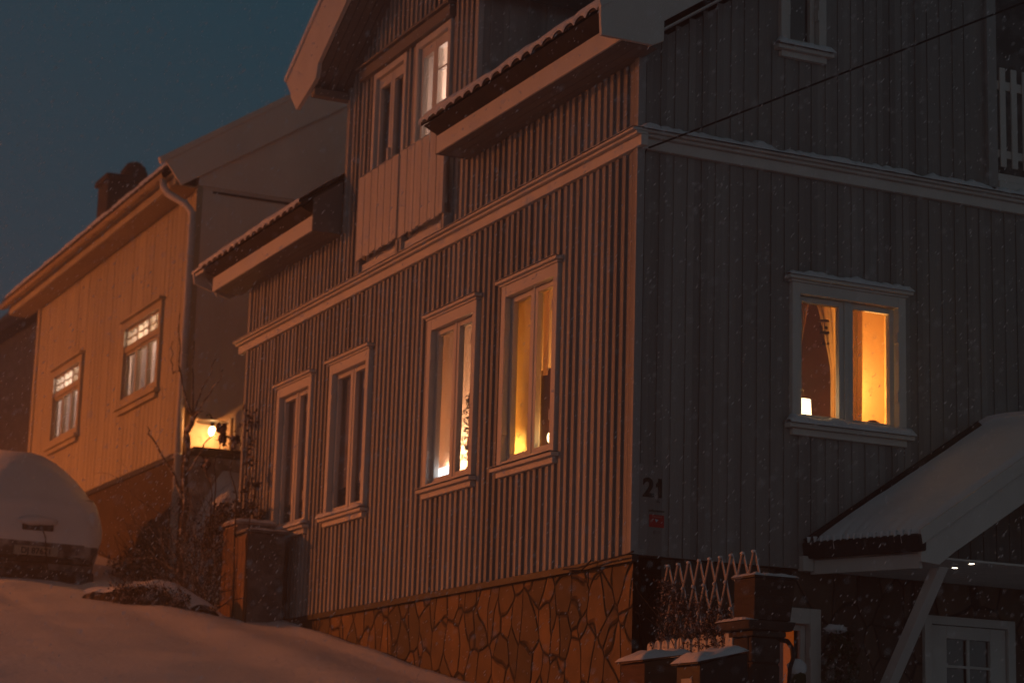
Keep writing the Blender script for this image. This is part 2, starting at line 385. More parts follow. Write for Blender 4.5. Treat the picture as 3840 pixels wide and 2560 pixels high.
# street wall slab (lower + upper up to the eaves, dormer above)
g = G()
wall_with_holes(g, FL, XL, -.03, 0, 4.12, holesL + holesU, -.085, -.022)
wall_with_holes(g, FL, -6.56, -3.26, 4.12, 5.75, holesU, -.085, -.022)
dz = lambda u: 5.72 + .62 * (1.72 - abs(u + 4.9))          # underside of the dormer roof
g.prism([FL(-6.62, -.022, 5.75), FL(-3.24, -.022, 5.75), FL(-4.9, -.022, 6.8)], [FL(-6.62, -.08, 5.75), FL(-3.24, -.08, 5.75), FL(-4.9, -.08, 6.8)])
battens(g, FL, XL + .02, -.05, .0, 3.294, holesL, PITCH, .05, -.022, 0)
battens(g, FL, XL + .02, -.05, 3.44, lambda u: dz(u) if -6.54 < u < -3.24 else 4.06, [(a - .03, b + .03, c, d) for a, b, c, d in holesU], PITCH, .05, -.022, 0)
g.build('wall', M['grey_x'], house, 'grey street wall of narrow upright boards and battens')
# gable wall
holesR = [(1.465, 2.60, 1.19, 2.375), (1.345, 1.80, 4.42, 5.9)]
slope = lambda u: 4.13 + .70 * (u - .0)
g = G()
wall_with_holes(g, FR, 0, 9.2, 0, 3.4, holesR, -.085, -.02)
wall_with_holes(g, FR, 0, 3.57, 3.4, 4.1, holesR, -.085, -.02)
us = [0, .5, 1.0, 1.345, 1.8, 2.4, 3.0, 3.57]
for a, b in zip(us, us[1:]):
    if abs(a - 1.345) < .01:
        g.prism([FR(a, -.02, 5.9), FR(b, -.02, 5.9), FR(b, -.02, 6.4), FR(a, -.02, 6.0)], [FR(a, -.2, 5.9), FR(b, -.2, 5.9), FR(b, -.2, 6.4), FR(a, -.2, 6.0)]); 
        fbox(g, FR, a, b, -.2, -.02, 4.1, 4.42); continue
    g.prism([FR(a, -.02, 4.1), FR(b, -.02, 4.1), FR(b, -.02, slope(b)), FR(a, -.02, slope(a) + .001)], [FR(a, -.2, 4.1), FR(b, -.2, 4.1), FR(b, -.2, slope(b)), FR(a, -.2, slope(a) + .001)])
battens(g, FR, .05, 9.2, 0, 3.294, holesR, .1335, .113, -.02, -.009, .006)
battens(g, FR, .05, 3.52, 3.44, slope, holesR, .1335, .113, -.02, -.009, .006)
# balcony recess side and back
fbox(g, FR, 3.52, 3.57, -1.4, -.2, 3.4, 6.6)
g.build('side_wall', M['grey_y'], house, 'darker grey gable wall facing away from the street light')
g = G(); fbox(g, FR, 3.57, 9.2, -1.45, -1.4, 3.4, 8); fbox(g, FR, 3.57, 9.2, -1.4, 0, 3.3, 3.4)
g.build('balcony_recess', M['cabd'], house)
g = G(); fbox(g, FR, 3.5, 3.6, -.06, .03, 3.5, 6.3); fbox(g, FL, -.03, .028, -.03, .02, 0, 3.295); fbox(g, FR, -.016, .05, -.05, .024, 0, 3.294)
fbox(g, FL, -.03, .028, -.03, .02, 3.44, 4.06); fbox(g, FR, -.016, .05, -.05, .024, 3.44, 4.14)
fbox(g, FL, XL - .03, XL + .04, -.06, .02, 0, 3.295); fbox(g, FL, XL - .03, XL + .04, -.06, .02, 3.44, 4.06)
build_each(g, 'corner_board', M['grey_x'], house)
# back and far ends so that the house is closed from other sides
g = G(); fbox(g, FL, XL, XL + .1, -9.2, -.2, -2.4, 4.1); fbox(g, FR, 9.1, 9.2, XL, -.02, -2.4, 4.1)
g.prism([(XL, 0, 4.1), (XL, 9.2, 4.1), (XL, 4.6, 7.3)], [(XL + .1, 0, 4.1), (XL + .1, 9.2, 4.1), (XL + .1, 4.6, 7.3)])
g.build('rear_wall', M['grey_x'], house)
# cornice band
g = G()
for F, a, b in ((FL, -9.86, .115), (FR, -.0, 9.2)):
    o = .0 if F is FL else 0
    fbox(g, F, a, b if F is FL else b, -.03, .035, 3.295, 3.385)
    fbox(g, F, a, b if F is FL else b, -.03, .075, 3.387, 3.412)
    fbox(g, F, a, b if F is FL else b, -.03, .11, 3.414, 3.436)
g.build('cornice', M['white'], house, bevel=.005)
g = G(); snow_strip(g, FL, -9.88, .12, -.0, .115, 3.436, .02, 2)
g.build('snow_cover', M['snow2'], house, smooth=True)
g = G(); snow_strip(g, FR, -.02, 9.2, .0, .125, 3.436, .055, 11, lump=.95)
g.build('snow_cover', M['snow2'], house, smooth=True)
# foundations
g = G(); wall_with_holes(g, FL, XL, -.045, -4, -.012, [], -.3, -.045)
g.build('foundation', M['stone'], house, 'orange brown flagstone foundation with dark joints', bevel=0)
g = G(); wall_with_holes(g, FR, .046, 9.2, -3, -.012, [(.93, 1.75, -1.4, -.32), (2.79, 3.73, -2.35, -.29)], -.3, -.045)
g.build('side_foundation', M['dstone'], house, 'dark stone basement wall beside the entrance')
g = G(); fbox(g, FL, XL - .02, .01, -.06, -.004, -.055, -.002); build_each(g, 'dark_base_strip', M['dark'], house)
g = G(); g.tube([(-.95, -.02, -.05), (-.9, -.05, -.09), (-.78, -.07, -.1), (-.66, -.06, -.05), (-.6, -.04, .0)], .006, 5)
g.tube([(-1.1, -.03, -.03), (-.8, -.05, -.045), (-.4, -.04, -.02), (0.02, -.05, -.01), (.1, -.03, .01)], .007, 5); build_each(g, 'loose_wire', M['dark'], house)

# windows on the street side
for i, (a, b) in enumerate(WIN):
    lit = i > 1
    w = window(house, FL, a, b, WZ[0], WZ[1], lit='glass' if lit else 'dglass', snow=.012 if lit else .05, seed=i * 3.3)
    if lit: room_box(house, FL, a - (.45 if i == 3 else 1.2), b + (.05 if i == 3 else .05), WZ[0] + .02, 2.95, .85, M['warm'] if i == 3 else M['pale'])
    else:
        room_box(house, FL, a, b, WZ[0], WZ[1], .6, M['room'])
        g = G(); g.grid(lambda p, q: FL(a + .02 + (b - a - .04) * p, -.115 + .012 * math.sin(p * 40), 1.3 + 1.3 * q), 60, 1)
        o = g.build('net_curtain', M['net'], None, smooth=True); tag(o, ['grey net curtain in the leftmost unlit street window', 'grey net curtain in the second unlit street window'][i], 'curtain')
        g = G(); fbox(g, FL, a + .12, b - .5, -.3, -.13, 1.0, 1.22); o = g.build('sill_box', M['brick'], None, bevel=.01); tag(o, ['brown box on the inner sill of the leftmost unlit street window', 'brown box on the inner sill of the second unlit street window'][i], 'box')
# gable windows
window(house, FR, 1.465, 2.60, 1.19, 2.375, lit='glass', snow=.07, snow_top=.05, seed=21, casing=.075)
room_box(house, FR, 1.3, 3.1, 1.2, 2.6, 1.0, M['warm'])
window(house, FR, 1.345, 1.80, 4.42, 5.9, split=False, lit='dglass', snow=.06, seed=31, casing=.075)
room_box(house, FR, 1.3, 1.85, 4.42, 5.9, 1.0, M['room'])

# eaves: (x0, x1) of the two boxes either side of the dormer
Y0 = -.35; tz = lambda y: 4.345 + .7 * (y + .5)                 # roof plane, top of the tiles
def tiles(g, x0, x1, y0, y1, th=.03):
    nu = int((x1 - x0) / .025)
    prof = lambda x: .022 * (abs(math.sin(math.pi * x / .2)) ** .7)
    for off in (0,):
        def top(i, j): x = x0 + (x1 - x0) * i; y = y0 + (y1 - y0) * j; return (x, y, tz(y) + prof(x))
        def bot(i, j): x = x0 + (x1 - x0) * i; y = y0 + (y1 - y0) * j; return (x, y, tz(y) + prof(x) - th)
        def front(i, j): x = x0 + (x1 - x0) * i; return (x, y0, tz(y0) + prof(x) - th * j)
        g.grid(top, nu, 1); g.grid(bot, nu, 1); g.grid(front, nu, 1)
    for x in (x0, x1): g.quad((x, y0, tz(y0) - th), (x, y1, tz(y1) - th), (x, y1, tz(y1)), (x, y0, tz(y0)))
def roof_snow(g, x0, x1, y0, y1, h, seed):
    nu = int((x1 - x0) / .016); V = 12
    def fn(i, j):
        x = x0 + (x1 - x0) * i; sc_ = abs(math.sin(math.pi * x / .2)); droop = (1 - sc_) ** 1.5 * (.6 + .8 * abs(nz(math.floor(x / .2 + .5) * 3.7, seed)))
        k = j * V; hh = h * (1 + .5 * nz(x * 2.5, seed + 9) + .3 * nz(x * 8, seed))
        if k <= 4: t = k / 4; y = y0 - .012 - .012 * math.sin(t * math.pi); zb = tz(y0) + .016 - .062 * droop; zt = tz(y0) + .02 + hh * .75; return (x, y, zb + (zt - zb) * t)
        t = (k - 4) / (V - 4); y = y0 + (y1 - y0) * t * t; return (x, y, tz(y) + .02 + hh * min(1, .75 + t) + .02 * nz(x * 3, y * 3, seed))
    g.grid(fn, nu, V)
for x0, x1 in ((-10.02, -6.64), (-3.33, .30)):
    g = G(); fbox(g, FL, x0, x1, .352, .33, 4.062, 4.235); build_each(g, 'fascia', M['white'], house, bevel=.004)
    g = G()
    for k in range(4): ya = Y0 + .02 + k * .088; g.box((x0, ya, 4.065), (x1 - (.02 if x1 > 0 else 0), ya + .082, 4.083))
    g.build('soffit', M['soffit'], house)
    g = G(); tiles(g, x0 - .04, x1 + .02, -.5, 0.05 if x0 < -5 else 0.05); g.box((x0, -.33, 4.24), (x1, -.31, 4.42))
    g.quad((x0, -.49, tz(-.49) - .04), (x1, -.49, tz(-.49) - .04), (x1, -.33, 4.237), (x0, -.33, 4.237)); g.build('roof_tiles', M['tile'], house)
    g = G(); roof_snow(g, x0 - .06, x1 + .03, -.5, .05, .055, x0); g.build('snow_cover', M['snow2'], house, smooth=True)
# end panel of the left eave box (faces the camera)
g = G(); g.prism([(-6.64, -.35, 4.06), (-6.64, -.02, 4.06), (-6.64, -.02, tz(-.02) - .03), (-6.64, -.35, tz(-.35) - .03)], [(-6.62, -.35, 4.06), (-6.62, -.02, 4.06), (-6.62, -.02, tz(-.02) - .03), (-6.62, -.35, tz(-.35) - .03)])
g.prism([(-3.33, -.35, 4.06), (-3.33, -.02, 4.06), (-3.33, -.02, tz(-.02) - .03), (-3.33, -.35, tz(-.35) - .03)], [(-3.35, -.35, 4.06), (-3.35, -.02, 4.06), (-3.35, -.02, tz(-.02) - .03), (-3.35, -.35, tz(-.35) - .03)])
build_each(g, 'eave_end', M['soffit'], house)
# main roof slabs
g = G()
for x0, x1 in ((-10.3, -6.6), (-3.2, .3)):
    a, b = 0.06, 4.6; g.prism([(x0, a, tz(a) - .05), (x1, a, tz(a) - .05), (x1, b, tz(b) - .05), (x0, b, tz(b) - .05)], [(x0, a, tz(a)), (x1, a, tz(a)), (x1, b, tz(b)), (x0, b, tz(b))])
g.prism([(-10.3, 9.7, tz(-.5) - .05), (.3, 9.7, tz(-.5) - .05), (.3, 4.6, tz(4.6) - .05), (-10.3, 4.6, tz(4.6) - .05)], [(-10.3, 9.7, tz(-.5)), (.3, 9.7, tz(-.5)), (.3, 4.6, tz(4.6)), (-10.3, 4.6, tz(4.6))])
a, b = 2.2, 4.6; g.prism([(-6.6, a, tz(a) - .05), (-3.2, a, tz(a) - .05), (-3.2, b, tz(b) - .05), (-6.6, b, tz(b) - .05)], [(-6.6, a, tz(a)), (-3.2, a, tz(a)), (-3.2, b, tz(b)), (-6.6, b, tz(b))])
g.build('roof', M['tile'], house)
g = G()
for x0, x1 in ((-10.32, -6.6), (-3.2, .32)):
    def fn(i, j, x0=x0, x1=x1): x = x0 + (x1 - x0) * i; y = .04 + 4.56 * j; return (x, y, tz(y) + .07 + .02 * nz(x * 2, y * 2))
    g.grid(fn, 40, 30)
g.build('snow_cover', M['snow'], house, smooth=True)
# gable bargeboard on the right
g = G(); bb = lambda y: 4.29 + .68 * (y - .04)
P2 = [(-.535, 4.065), (-.06, 4.06), (.04, 4.12), (.04, bb(.04)), (4.6, bb(4.6)), (4.6, bb(4.6) + .36), (-.56, bb(-.56) + .46)]
P2 = [(-.535, 4.065), (-.07, 4.06), (.035, 4.115), (.035, 4.285), (4.6, 7.39), (4.6, 7.78), (-.55, 4.33)]
g.prism([(.34, y, z) for y, z in P2], [(.30, y, z) for y, z in P2])
g.prism([(.355, y, z) for y, z in [(-.55, 4.29), (4.6, 7.66), (4.6, 7.8), (-.57, 4.35)]], [(.34, y, z) for y, z in [(-.55, 4.29), (4.6, 7.66), (4.6, 7.8), (-.57, 4.35)]])
g.prism([(.0, .02, 4.2), (.0, 4.6, 7.3), (.3, 4.6, 7.3), (.3, .02, 4.2)], [(.0, .02, 4.22), (.0, 4.6, 7.32), (.3, 4.6, 7.32), (.3, .02, 4.22)])
g.build('bargeboard', M['white'], house, bevel=.004)
g = G(); Q2 = [(-.4, 4.06), (.0, 4.06), (.0, 4.3), (-.4, 4.3)]
g.prism([(-10.32, y, z) for y, z in [(-.5, 4.2), (-.05, 4.06), (4.6, 7.35), (4.6, 7.7), (-.53, 4.36)]], [(-10.28, y, z) for y, z in [(-.5, 4.2), (-.05, 4.06), (4.6, 7.35), (4.6, 7.7), (-.53, 4.36)]])
g.prism([(-10.3, -.5, 4.28), (-9.95, -.5, 4.28), (-9.95, 0, 4.6), (-10.3, 0, 4.6)], [(-10.3, -.5, 4.32), (-9.95, -.5, 4.32), (-9.95, 0, 4.66), (-10.3, 0, 4.66)])
g.tube([(-10.3, -.36, 4.3), (-10.14, -.3, 4.14), (-9.98, -.3, 4.0)], .012)
g.build('bargeboard', M['white'], house, bevel=.004)
g = G(); snow_strip(g, lambda u, n, z: (u, -.52 + n, z + n * .7), -10.38, -9.98, 0, .6, 4.33, .05, 40); g.build('snow_cover', M['snow2'], house, smooth=True)

# dormer
g = G(); XR = -3.22
def cheek(x, nrm):
    n = 30
    for k in range(n):
        y0_ = .0 + k * .1; y1_ = y0_ + .1; zb = max(3.9, tz(y0_) - .1)
        if zb > 6.3: break
        o = .012 if k % 2 else 0.0
        g.box((x - .1, y0_ + .02, zb), (x + o * nrm, y1_ + .02, 6.3))
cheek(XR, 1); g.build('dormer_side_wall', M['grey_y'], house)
g = G(); fbox(g, FL, XR - .06, XR + .016, -.04, .015, 4.4, 5.8); fbox(g, FL, -6.6, -6.53, -.06, .015, 4.06, 5.7); build_each(g, 'corner_board', M['grey_x'], house)
g = G()
for sgn in (-1, 1):
    E = 1.72 + (.06 if sgn < 0 else .12); X = lambda d: -4.9 + sgn * d; U = lambda d: 5.72 + .6 * (1.72 - d)
    g.prism([(X(0), -.42, U(0)), (X(E), -.42, U(E)), (X(E), 3.2, U(E)), (X(0), 3.2, U(0))], [(X(0), -.42, U(0) + .3), (X(E), -.42, U(E) + .3), (X(E), 3.2, U(E) + .3), (X(0), 3.2, U(0) + .3)])
g.build('dormer_roof', M['tile'], house)
g = G()
for k in range(5):
    ya = -.41 + k * .088
    for sgn in (-1,):
        X = lambda d: -4.9 + sgn * d; U = lambda d: 5.70 + .6 * (1.72 - d); E = 1.72 + .1
        g.prism([(X(0), ya, U(0)), (X(E), ya, U(E)), (X(E), ya + .08, U(E)), (X(0), ya + .08, U(0))], [(X(0), ya, U(0) + .015), (X(E), ya, U(E) + .015), (X(E), ya + .08, U(E) + .015), (X(0), ya + .08, U(0) + .015)])
g.box((-6.68, -.42, 5.56), (-6.56, 0, 5.64))
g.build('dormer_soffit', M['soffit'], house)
g = G(); BP = [(-7.43, 5.93), (-7.0, 5.50), (-6.42, 5.70), (-6.37, 5.86), (-4.9, 6.71), (-4.9, 7.46)]
g.prism([(x, -.45, z) for x, z in BP], [(x, -.42, z) for x, z in BP])
BQ = [(-7.22, 5.72), (-7.0, 5.50), (-6.42, 5.70), (-6.37, 5.86), (-4.9, 6.71), (-4.9, 7.06)]
g.prism([(x, -.468, z) for x, z in BQ], [(x, -.452, z) for x, z in BQ])
g.build('bargeboard', M['white'], house, 'steep bargeboard with pointed tail on the dormer', bevel=.004)
g = G(); g.prism([(-7.45, -.46, 5.95), (-4.9, -.46, 7.48), (-4.9, 3.2, 7.48), (-7.45, 3.2, 5.95)], [(-7.47, -.47, 5.99), (-4.9, -.47, 7.54), (-4.9, 3.2, 7.54), (-7.47, 3.2, 5.99)])
g.build('snow_cover', M['snow2'], house)

# french doors in the dormer
def french(u0, u1, z0, z1, bright):
    g = G(); c = .07
    fbox(g, FL, u0, u0 + c, -.1, .01, z0, z1); fbox(g, FL, u1 - c, u1, -.1, .01, z0, z1); fbox(g, FL, u0 + c, u1 - c, -.1, .008, z1 - c, z1)
    fbox(g, FL, u0 + c, u1 - c, -.1, .008, z0, z0 + .05)
    d = g.build('balcony_door', M['white'], house, bevel=.004); mid = (u0 + u1) / 2
    for p, q in ((u0 + c + .004, mid - .004), (mid + .004, u1 - c - .004)):
        g = G(); t = .055
        fbox(g, FL, p, p + t, -.09, -.03, z0 + .056, z1 - c - .004); fbox(g, FL, q - t, q, -.09, -.03, z0 + .056, z1 - c - .004)
        fbox(g, FL, p + t, q - t, -.09, -.032, z1 - c - .11, z1 - c - .004); fbox(g, FL, p + t, q - t, -.09, -.032, z0 + .056, z0 + .5)
        if bright and p > mid: fbox(g, FL, p + t, q - t, -.085, -.04, z1 - .42, z1 - .40)
        g.build('door_leaf', M['white'], d, bevel=.003)
        g = G(); fbox(g, FL, p + t - .003, q - t + .003, -.07, -.064, z0 + .5, z1 - c - .11); g.build('pane', M['glass' if bright else 'dglass'], d)
    g = G(); fbox(g, FL, mid - .02, mid + .02, -.03, -.0, z0 + 1.0, z0 + 1.16); g.build('handle', M['metal'], d)
    g = G(); g.grid(lambda p, q: FL(u0 + .04 + ((u1 - u0) * (.5 if bright else 1) - .08) * p, -.115 + .01 * math.sin(p * 40), z0 + .5 + (z1 - z0 - .55) * q), 50, 1)
    o = g.build('door_curtain', M['netp'], None, smooth=True); tag(o, 'pale curtain behind the left leaf of the bright balcony door' if bright else 'pale curtain across the unlit balcony door', 'curtain')
    room_box(house, FL, u0 - (.1 if bright else 0), u1, z0 + .02, z1 + .3, 1.2, M['pale'] if bright else M['room'])
french(-5.88, -4.99, 3.57, 5.65, False); french(-4.75, -3.87, 3.57, 5.65, True)
g = G(); fbox(g, FL, -6.2, -3.82, -.02, .05, 5.66, 5.78); fbox(g, FL, -6.24, -3.78, -.02, .09, 5.785, 5.81); g.build('door_head_trim', M['soffit'], house, bevel=.004)
g = G(); fbox(g, FL, -5.9, -4.97, -.02, .05, 3.43, 3.56); fbox(g, FL, -4.77, -3.85, -.02, .05, 3.43, 3.56); build_each(g, 'door_sill', M['white'], house, bevel=.004)
for a, b in ((-5.93, -4.93), (-4.8, -3.78)):
    g = G(); k = int((b - a) / .09)
    for i in range(k + 1):
        u = a + (b - a) * i / k; fbox(g, FL, u, u + .082, .085, .107 + (i % 2) * .003, 3.6 + .008 * (i % 3), 4.5 - .006 * (i % 2))
    r = g.build('railing', M['rail'], house, bevel=.002)
    g = G(); fbox(g, FL, a, b + .06, .05, .083, 3.72, 3.8); fbox(g, FL, a, b + .06, .05, .083, 4.34, 4.42); build_each(g, 'rail', M['rail'], r)
    g = G()
    for u in (a - .01, b + .02): fbox(g, FL, u, u + .05, -.01, .082, 3.45, 3.62)
    build_each(g, 'bracket', M['grey_x'], r)
    g = G(); snow_strip(g, FL, a, b + .06, .08, .112, 4.5, .012, a, lump=.9); g.build('snow_cover', M['snow2'], r, smooth=True)

# upper balcony railing on the gable side
g = G()
fbox(g, FR, 3.6, 9.2, -.02, .01, 4.42, 4.5); fbox(g, FR, 3.6, 9.2, -.02, .01, 3.79, 3.86)
br = g.build('balcony_railing', M['white'], house)
for i in range(9):
    u = 3.635 + i * .125
    g = G(); fbox(g, FR, u, u + .062, .012, .032, 3.7, 4.62); g.build('picket', M['white'], br, bevel=.006)
g = G(); fbox(g, FR, 3.6, 9.2, -.3, .02, 3.57, 3.64); fbox(g, FR, 3.6, 9.2, -.3, .05, 3.43, 3.56); build_each(g, 'balcony_edge', M['white'], house, bevel=.004)

# ---------- entrance canopy (slightly skewed, as it stands)
pr = lambda X, y, z: (X, y + .06 + .17 * X, z - .01 - .03 * X)
cz = lambda y: .24 + .652 * (y - 1.66)
A = [(1.66, 0), (3.30, 0)]
g = G()
for sgn in (0, 1):
    mir = (lambda y: y) if sgn == 0 else (lambda y: 6.6 - y)
    def P(X, y, dz=0): return pr(X, mir(y), cz(y) + dz)
    g.prism([P(0, 1.60, -.12), P(0, 3.3, -.12), P(1.22, 3.3, -.12), P(1.22, 1.60, -.12)], [P(0, 1.60, 0), P(0, 3.3, 0), P(1.22, 3.3, 0), P(1.22, 1.60, 0)])
can = g.build('entrance_canopy', M['gutter'], house, 'gabled entrance canopy under thick snow')
g = G(); g.prism([pr(-.01, 1.60, .10), pr(.0, 1.60, .24), pr(1.28, 1.60, .24), pr(1.28, 1.60, .10)], [pr(-.01, 1.54, .09), pr(.0, 1.52, .22), pr(1.28, 1.52, .22), pr(1.28, 1.54, .09)])
g.build('gutter', M['gutter'], can, bevel=.01)
g = G()
g.prism([pr(0, 1.63, -.03), pr(1.2, 1.63, -.03), pr(1.2, 1.63, .1), pr(0, 1.63, .1)], [pr(0, 1.60, -.03), pr(1.2, 1.60, -.03), pr(1.2, 1.60, .1), pr(0, 1.60, .1)])
g.box((-.03, 1.56, -.02), (.05, 1.66, .1))
build_each(g, 'fascia', M['white'], can, bevel=.003)
BF = [(1.69, -.03), (1.86, -.045), (2.0, .06), (3.5, 1.03), (5.0, .06), (5.14, -.045), (5.31, -.03), (5.31, .2), (3.5, 1.40), (1.69, .2)]
BF = [(y + .15, z) for y, z in BF]
g = G(); g.prism([(1.26, y, z) for y, z in BF], [(1.22, y, z) for y, z in BF])
BG = [(1.69, .1), (3.5, 1.29), (3.5, 1.41), (1.67, .21)]; BG = [(y + .15, z) for y, z in BG]; g.prism([(1.285, y, z) for y, z in BG], [(1.262, y, z) for y, z in BG])
g.build('bargeboard', M['white'], can, bevel=.003)
g = G(); 
for k in range(12):
    a = .02 + k * .1; b = a + .096
    g.prism([pr(a, 1.66, -.008 + .05 * a), pr(b, 1.66, -.008 + .05 * b), pr(b, 4.95, -.008 + .05 * b), pr(a, 4.95, -.008 + .05 * a)], [pr(a, 1.66, .008 + .05 * a), pr(b, 1.66, .008 + .05 * b), pr(b, 4.95, .008 + .05 * b), pr(a, 4.95, .008 + .05 * a)])
g.build('soffit', M['white'], can)
g = G()
for yy in (2.10, 4.83):
    g.prism([(1.19, yy - .04, -.05), (1.07, yy - .04, -.05), (-.02, yy - .04, -1.42), (-.02, yy - .04, -1.6)], [(1.19, yy + .05, -.05), (1.07, yy + .05, -.05), (-.02, yy + .05, -1.42), (-.02, yy + .05, -1.6)])
build_each(g, 'brace', M['white'], can, bevel=.004)
def csnow(i, j):
    X = .02 + 1.22 * i; y = 1.60 + 1.74 * j
    n = .02 * nz(X * 4, y * 4, 5) + .03 * nz(X * 13, y * 3, 2) * max(0, 1 - j * 6)
    e = min(1, j * 9, (1 - i) * 10 + .1, i * 8 + .15); h = .10 * math.sqrt(max(0, e)) * (1 + n * 6)
    yo = y + (.05 * nz(X * 11, 3) + .03 * nz(X * 31, 5) - .01 if j < .12 else 0)
    return pr(X, yo, cz(max(yo, 1.56)) + max(.0, h))
g = G(); g.grid(csnow, 60, 60)
def csnow2(i, j):
    p = csnow(i, j); X = .02 + 1.22 * i; return (p[0], 6.72 + .34 * X - p[1], p[2])
g.grid(csnow2, 30, 30)
for k in range(16):
    X = .06 + k * .074; l = .03 + .1 * max(0, nz(k * 3.1, 2)) ; p = pr(X, 1.535, .235); g.tube([(p[0], p[1], p[2] + .03), (p[0], p[1] - .004, p[2] - l)], .02, 5, .005)
g.build('snow_cover', M['snow'], can, smooth=True)
g = G()
for yy in (1.6,):
    g.prism([(.002, 1.64, .20), (.002, 3.36, 1.34), (.002, 3.38, 1.41), (.002, 1.59, .24)], [(.05, 1.64, .20), (.05, 3.36, 1.34), (.05, 3.38, 1.41), (.05, 1.59, .24)])
g.build('wall_flashing', M['gutter'], can)
g = G(); 
for X, y, z in ((1.04, 2.28, .005), (.93, 2.31, .0)): pass
for X, y, z in ((1.12, 2.42, .0), (.85, 2.46, .0)):
    zc = -.008 + .05 * X - .03 * X - .004; g.tube([(X, y, zc - .008), (X, y, zc)], .022, 14)
build_each(g, 'downlight', M['spot'], can)

# entrance door
g = G(); fbox(g, FR, 2.795, 2.87, -.1, -.01, -2.33, -.29); fbox(g, FR, 3.655, 3.73, -.1, -.01, -2.33, -.29); fbox(g, FR, 2.87, 3.655, -.1, -.012, -.36, -.29)
dr = g.build('entrance_door', M['white'], house, bevel=.004)
g = G(); wall_with_holes(g, FR, 2.876, 3.65, -2.33, -.365, [(3.04, 3.49, -1.16, -.47)], -.09, -.045)
fbox(g, FR, 3.25, 3.28, -.07, -.05, -1.16, -.47)
for zz in (-.70, -.93): fbox(g, FR, 3.04, 3.49, -.07, -.052, zz - .012, zz + .012)
g.build('door_leaf', M['white'], dr, bevel=.004)
g = G(); fbox(g, FR, 3.03, 3.5, -.08, -.076, -1.17, -.46); g.build('pane', M['dglass'], dr)
g = G(); g.tube([FR(3.60, -.03, -1.2), FR(3.60, .02, -1.2), FR(3.5, .02, -1.2)], .012); g.build('handle', M['metal'], dr)
room_box(house, FR, 2.9, 3.6, -2.3, -.3, 1.0, M['room'])
# basement window
window(house, FR, .93, 1.745, -1.4, -.32, split=False, lit='glass', cap=False, snow=.03, seed=51, casing=.1, recess=.06)
g = G(); fbox(g, FR, .9, 1.8, -.5, -.46, -1.4, -.3); g.build('window_glow', M['orange'], house)  # glowing panel, its emission stands in for the lit basement room
g = G(); g.grid(lambda i, j: FR(1.33 + .2 * i, -.2 + .02 * math.sin(i * 22), -1.4 + 1.1 * j), 30, 1)
cu = g.build('curtain', M['curtain'], None, smooth=True); tag(cu, 'brown curtain drawn behind the orange basement window', 'curtain')

# number, notice, stickers
def text(body, size, F, u, n, z, m, name, parent, ext=.003, face=FR, bold=0.):
    cu = bpy.data.curves.new(name, 'FONT'); cu.body = body; cu.size = size; cu.extrude = ext; cu.offset = bold; cu.align_x = 'CENTER'
    o = bpy.data.objects.new(name, cu); col.objects.link(o)
    if face is FR: o.rotation_euler = (R(90), 0, R(90))
    else: o.rotation_euler = (R(90), 0, 0)
    o.location = Vector(F(u, n, z)); bpy.context.view_layer.update()
    dg = bpy.context.evaluated_depsgraph_get(); me = bpy.data.meshes.new_from_object(o.evaluated_get(dg))
    mw = o.matrix_world.copy(); bpy.data.objects.remove(o)
    org = Vector((0, 0, 0)); p = parent
    while p is not None: org += p.location; p = p.parent
    me.transform(Matrix.Translation(-org) @ mw); me.materials.clear(); me.materials.append(m)
    q = bpy.data.objects.new(name, me); col.objects.link(q); q.parent = parent; return q
g = G(); fbox(g, FR, .045, .3, .0, .012, .0, .72); sb = g.build('number_board', M['grey_y'], house)
text('21', .205, FR, .19, .016, .465, M['ink'], 'house_number', house, bold=.006)
text('velkommen', .03, FR, .215, .014, .345, M['ink'], 'notice_text', house, .001)
g = G(); g.prism([FR(.205, .019, .565), FR(.245, .019, .605), FR(.25, .019, .57), FR(.212, .019, .54)], [FR(.205, .013, .565), FR(.245, .013, .605), FR(.25, .013, .57), FR(.212, .013, .54)]); g.build('numeral_flag', M['ink'], house)
g = G(); fbox(g, FR, .15, .283, .012, .015, .225, .322); st = g.build('alarm_sticker', M['red'], house)
g = G(); g.prism([FR(.2, .017, .29), FR(.232, .017, .285), FR(.212, .017, .262)], [FR(.2, .0155, .29), FR(.232, .0155, .285), FR(.212, .0155, .262)]); g.build('sticker_mark', M['sign'], st)
g = G()
for a, b, z in ((.175, .262, .303),): fbox(g, FR, a, b, .015, .0165, z, z + .008)
g.build('sticker_lettering', M['pink'], st)
g = G(); fbox(g, FR, .19, .255, .012, .014, .17, .2); g.build('notice_sticker', M['cabd'], house)
g = G(); g.prism([FR(.205, .014, .42), FR(.25, .014, .42), FR(.228, .014, .45)], [FR(.205, .0125, .42), FR(.25, .0125, .42), FR(.228, .0125, .45)]); g.build('notice_mark', M['cabd'], house)

# ------------------------------------------------------------------ things inside the windows
def point(name, loc, c, e, r=.05):
    l = bpy.data.lights.new(name, 'POINT'); l.color = c; l.energy = e; l.shadow_soft_size = r
    o = bpy.data.objects.new(name, l); col.objects.link(o); o.location = loc; return o
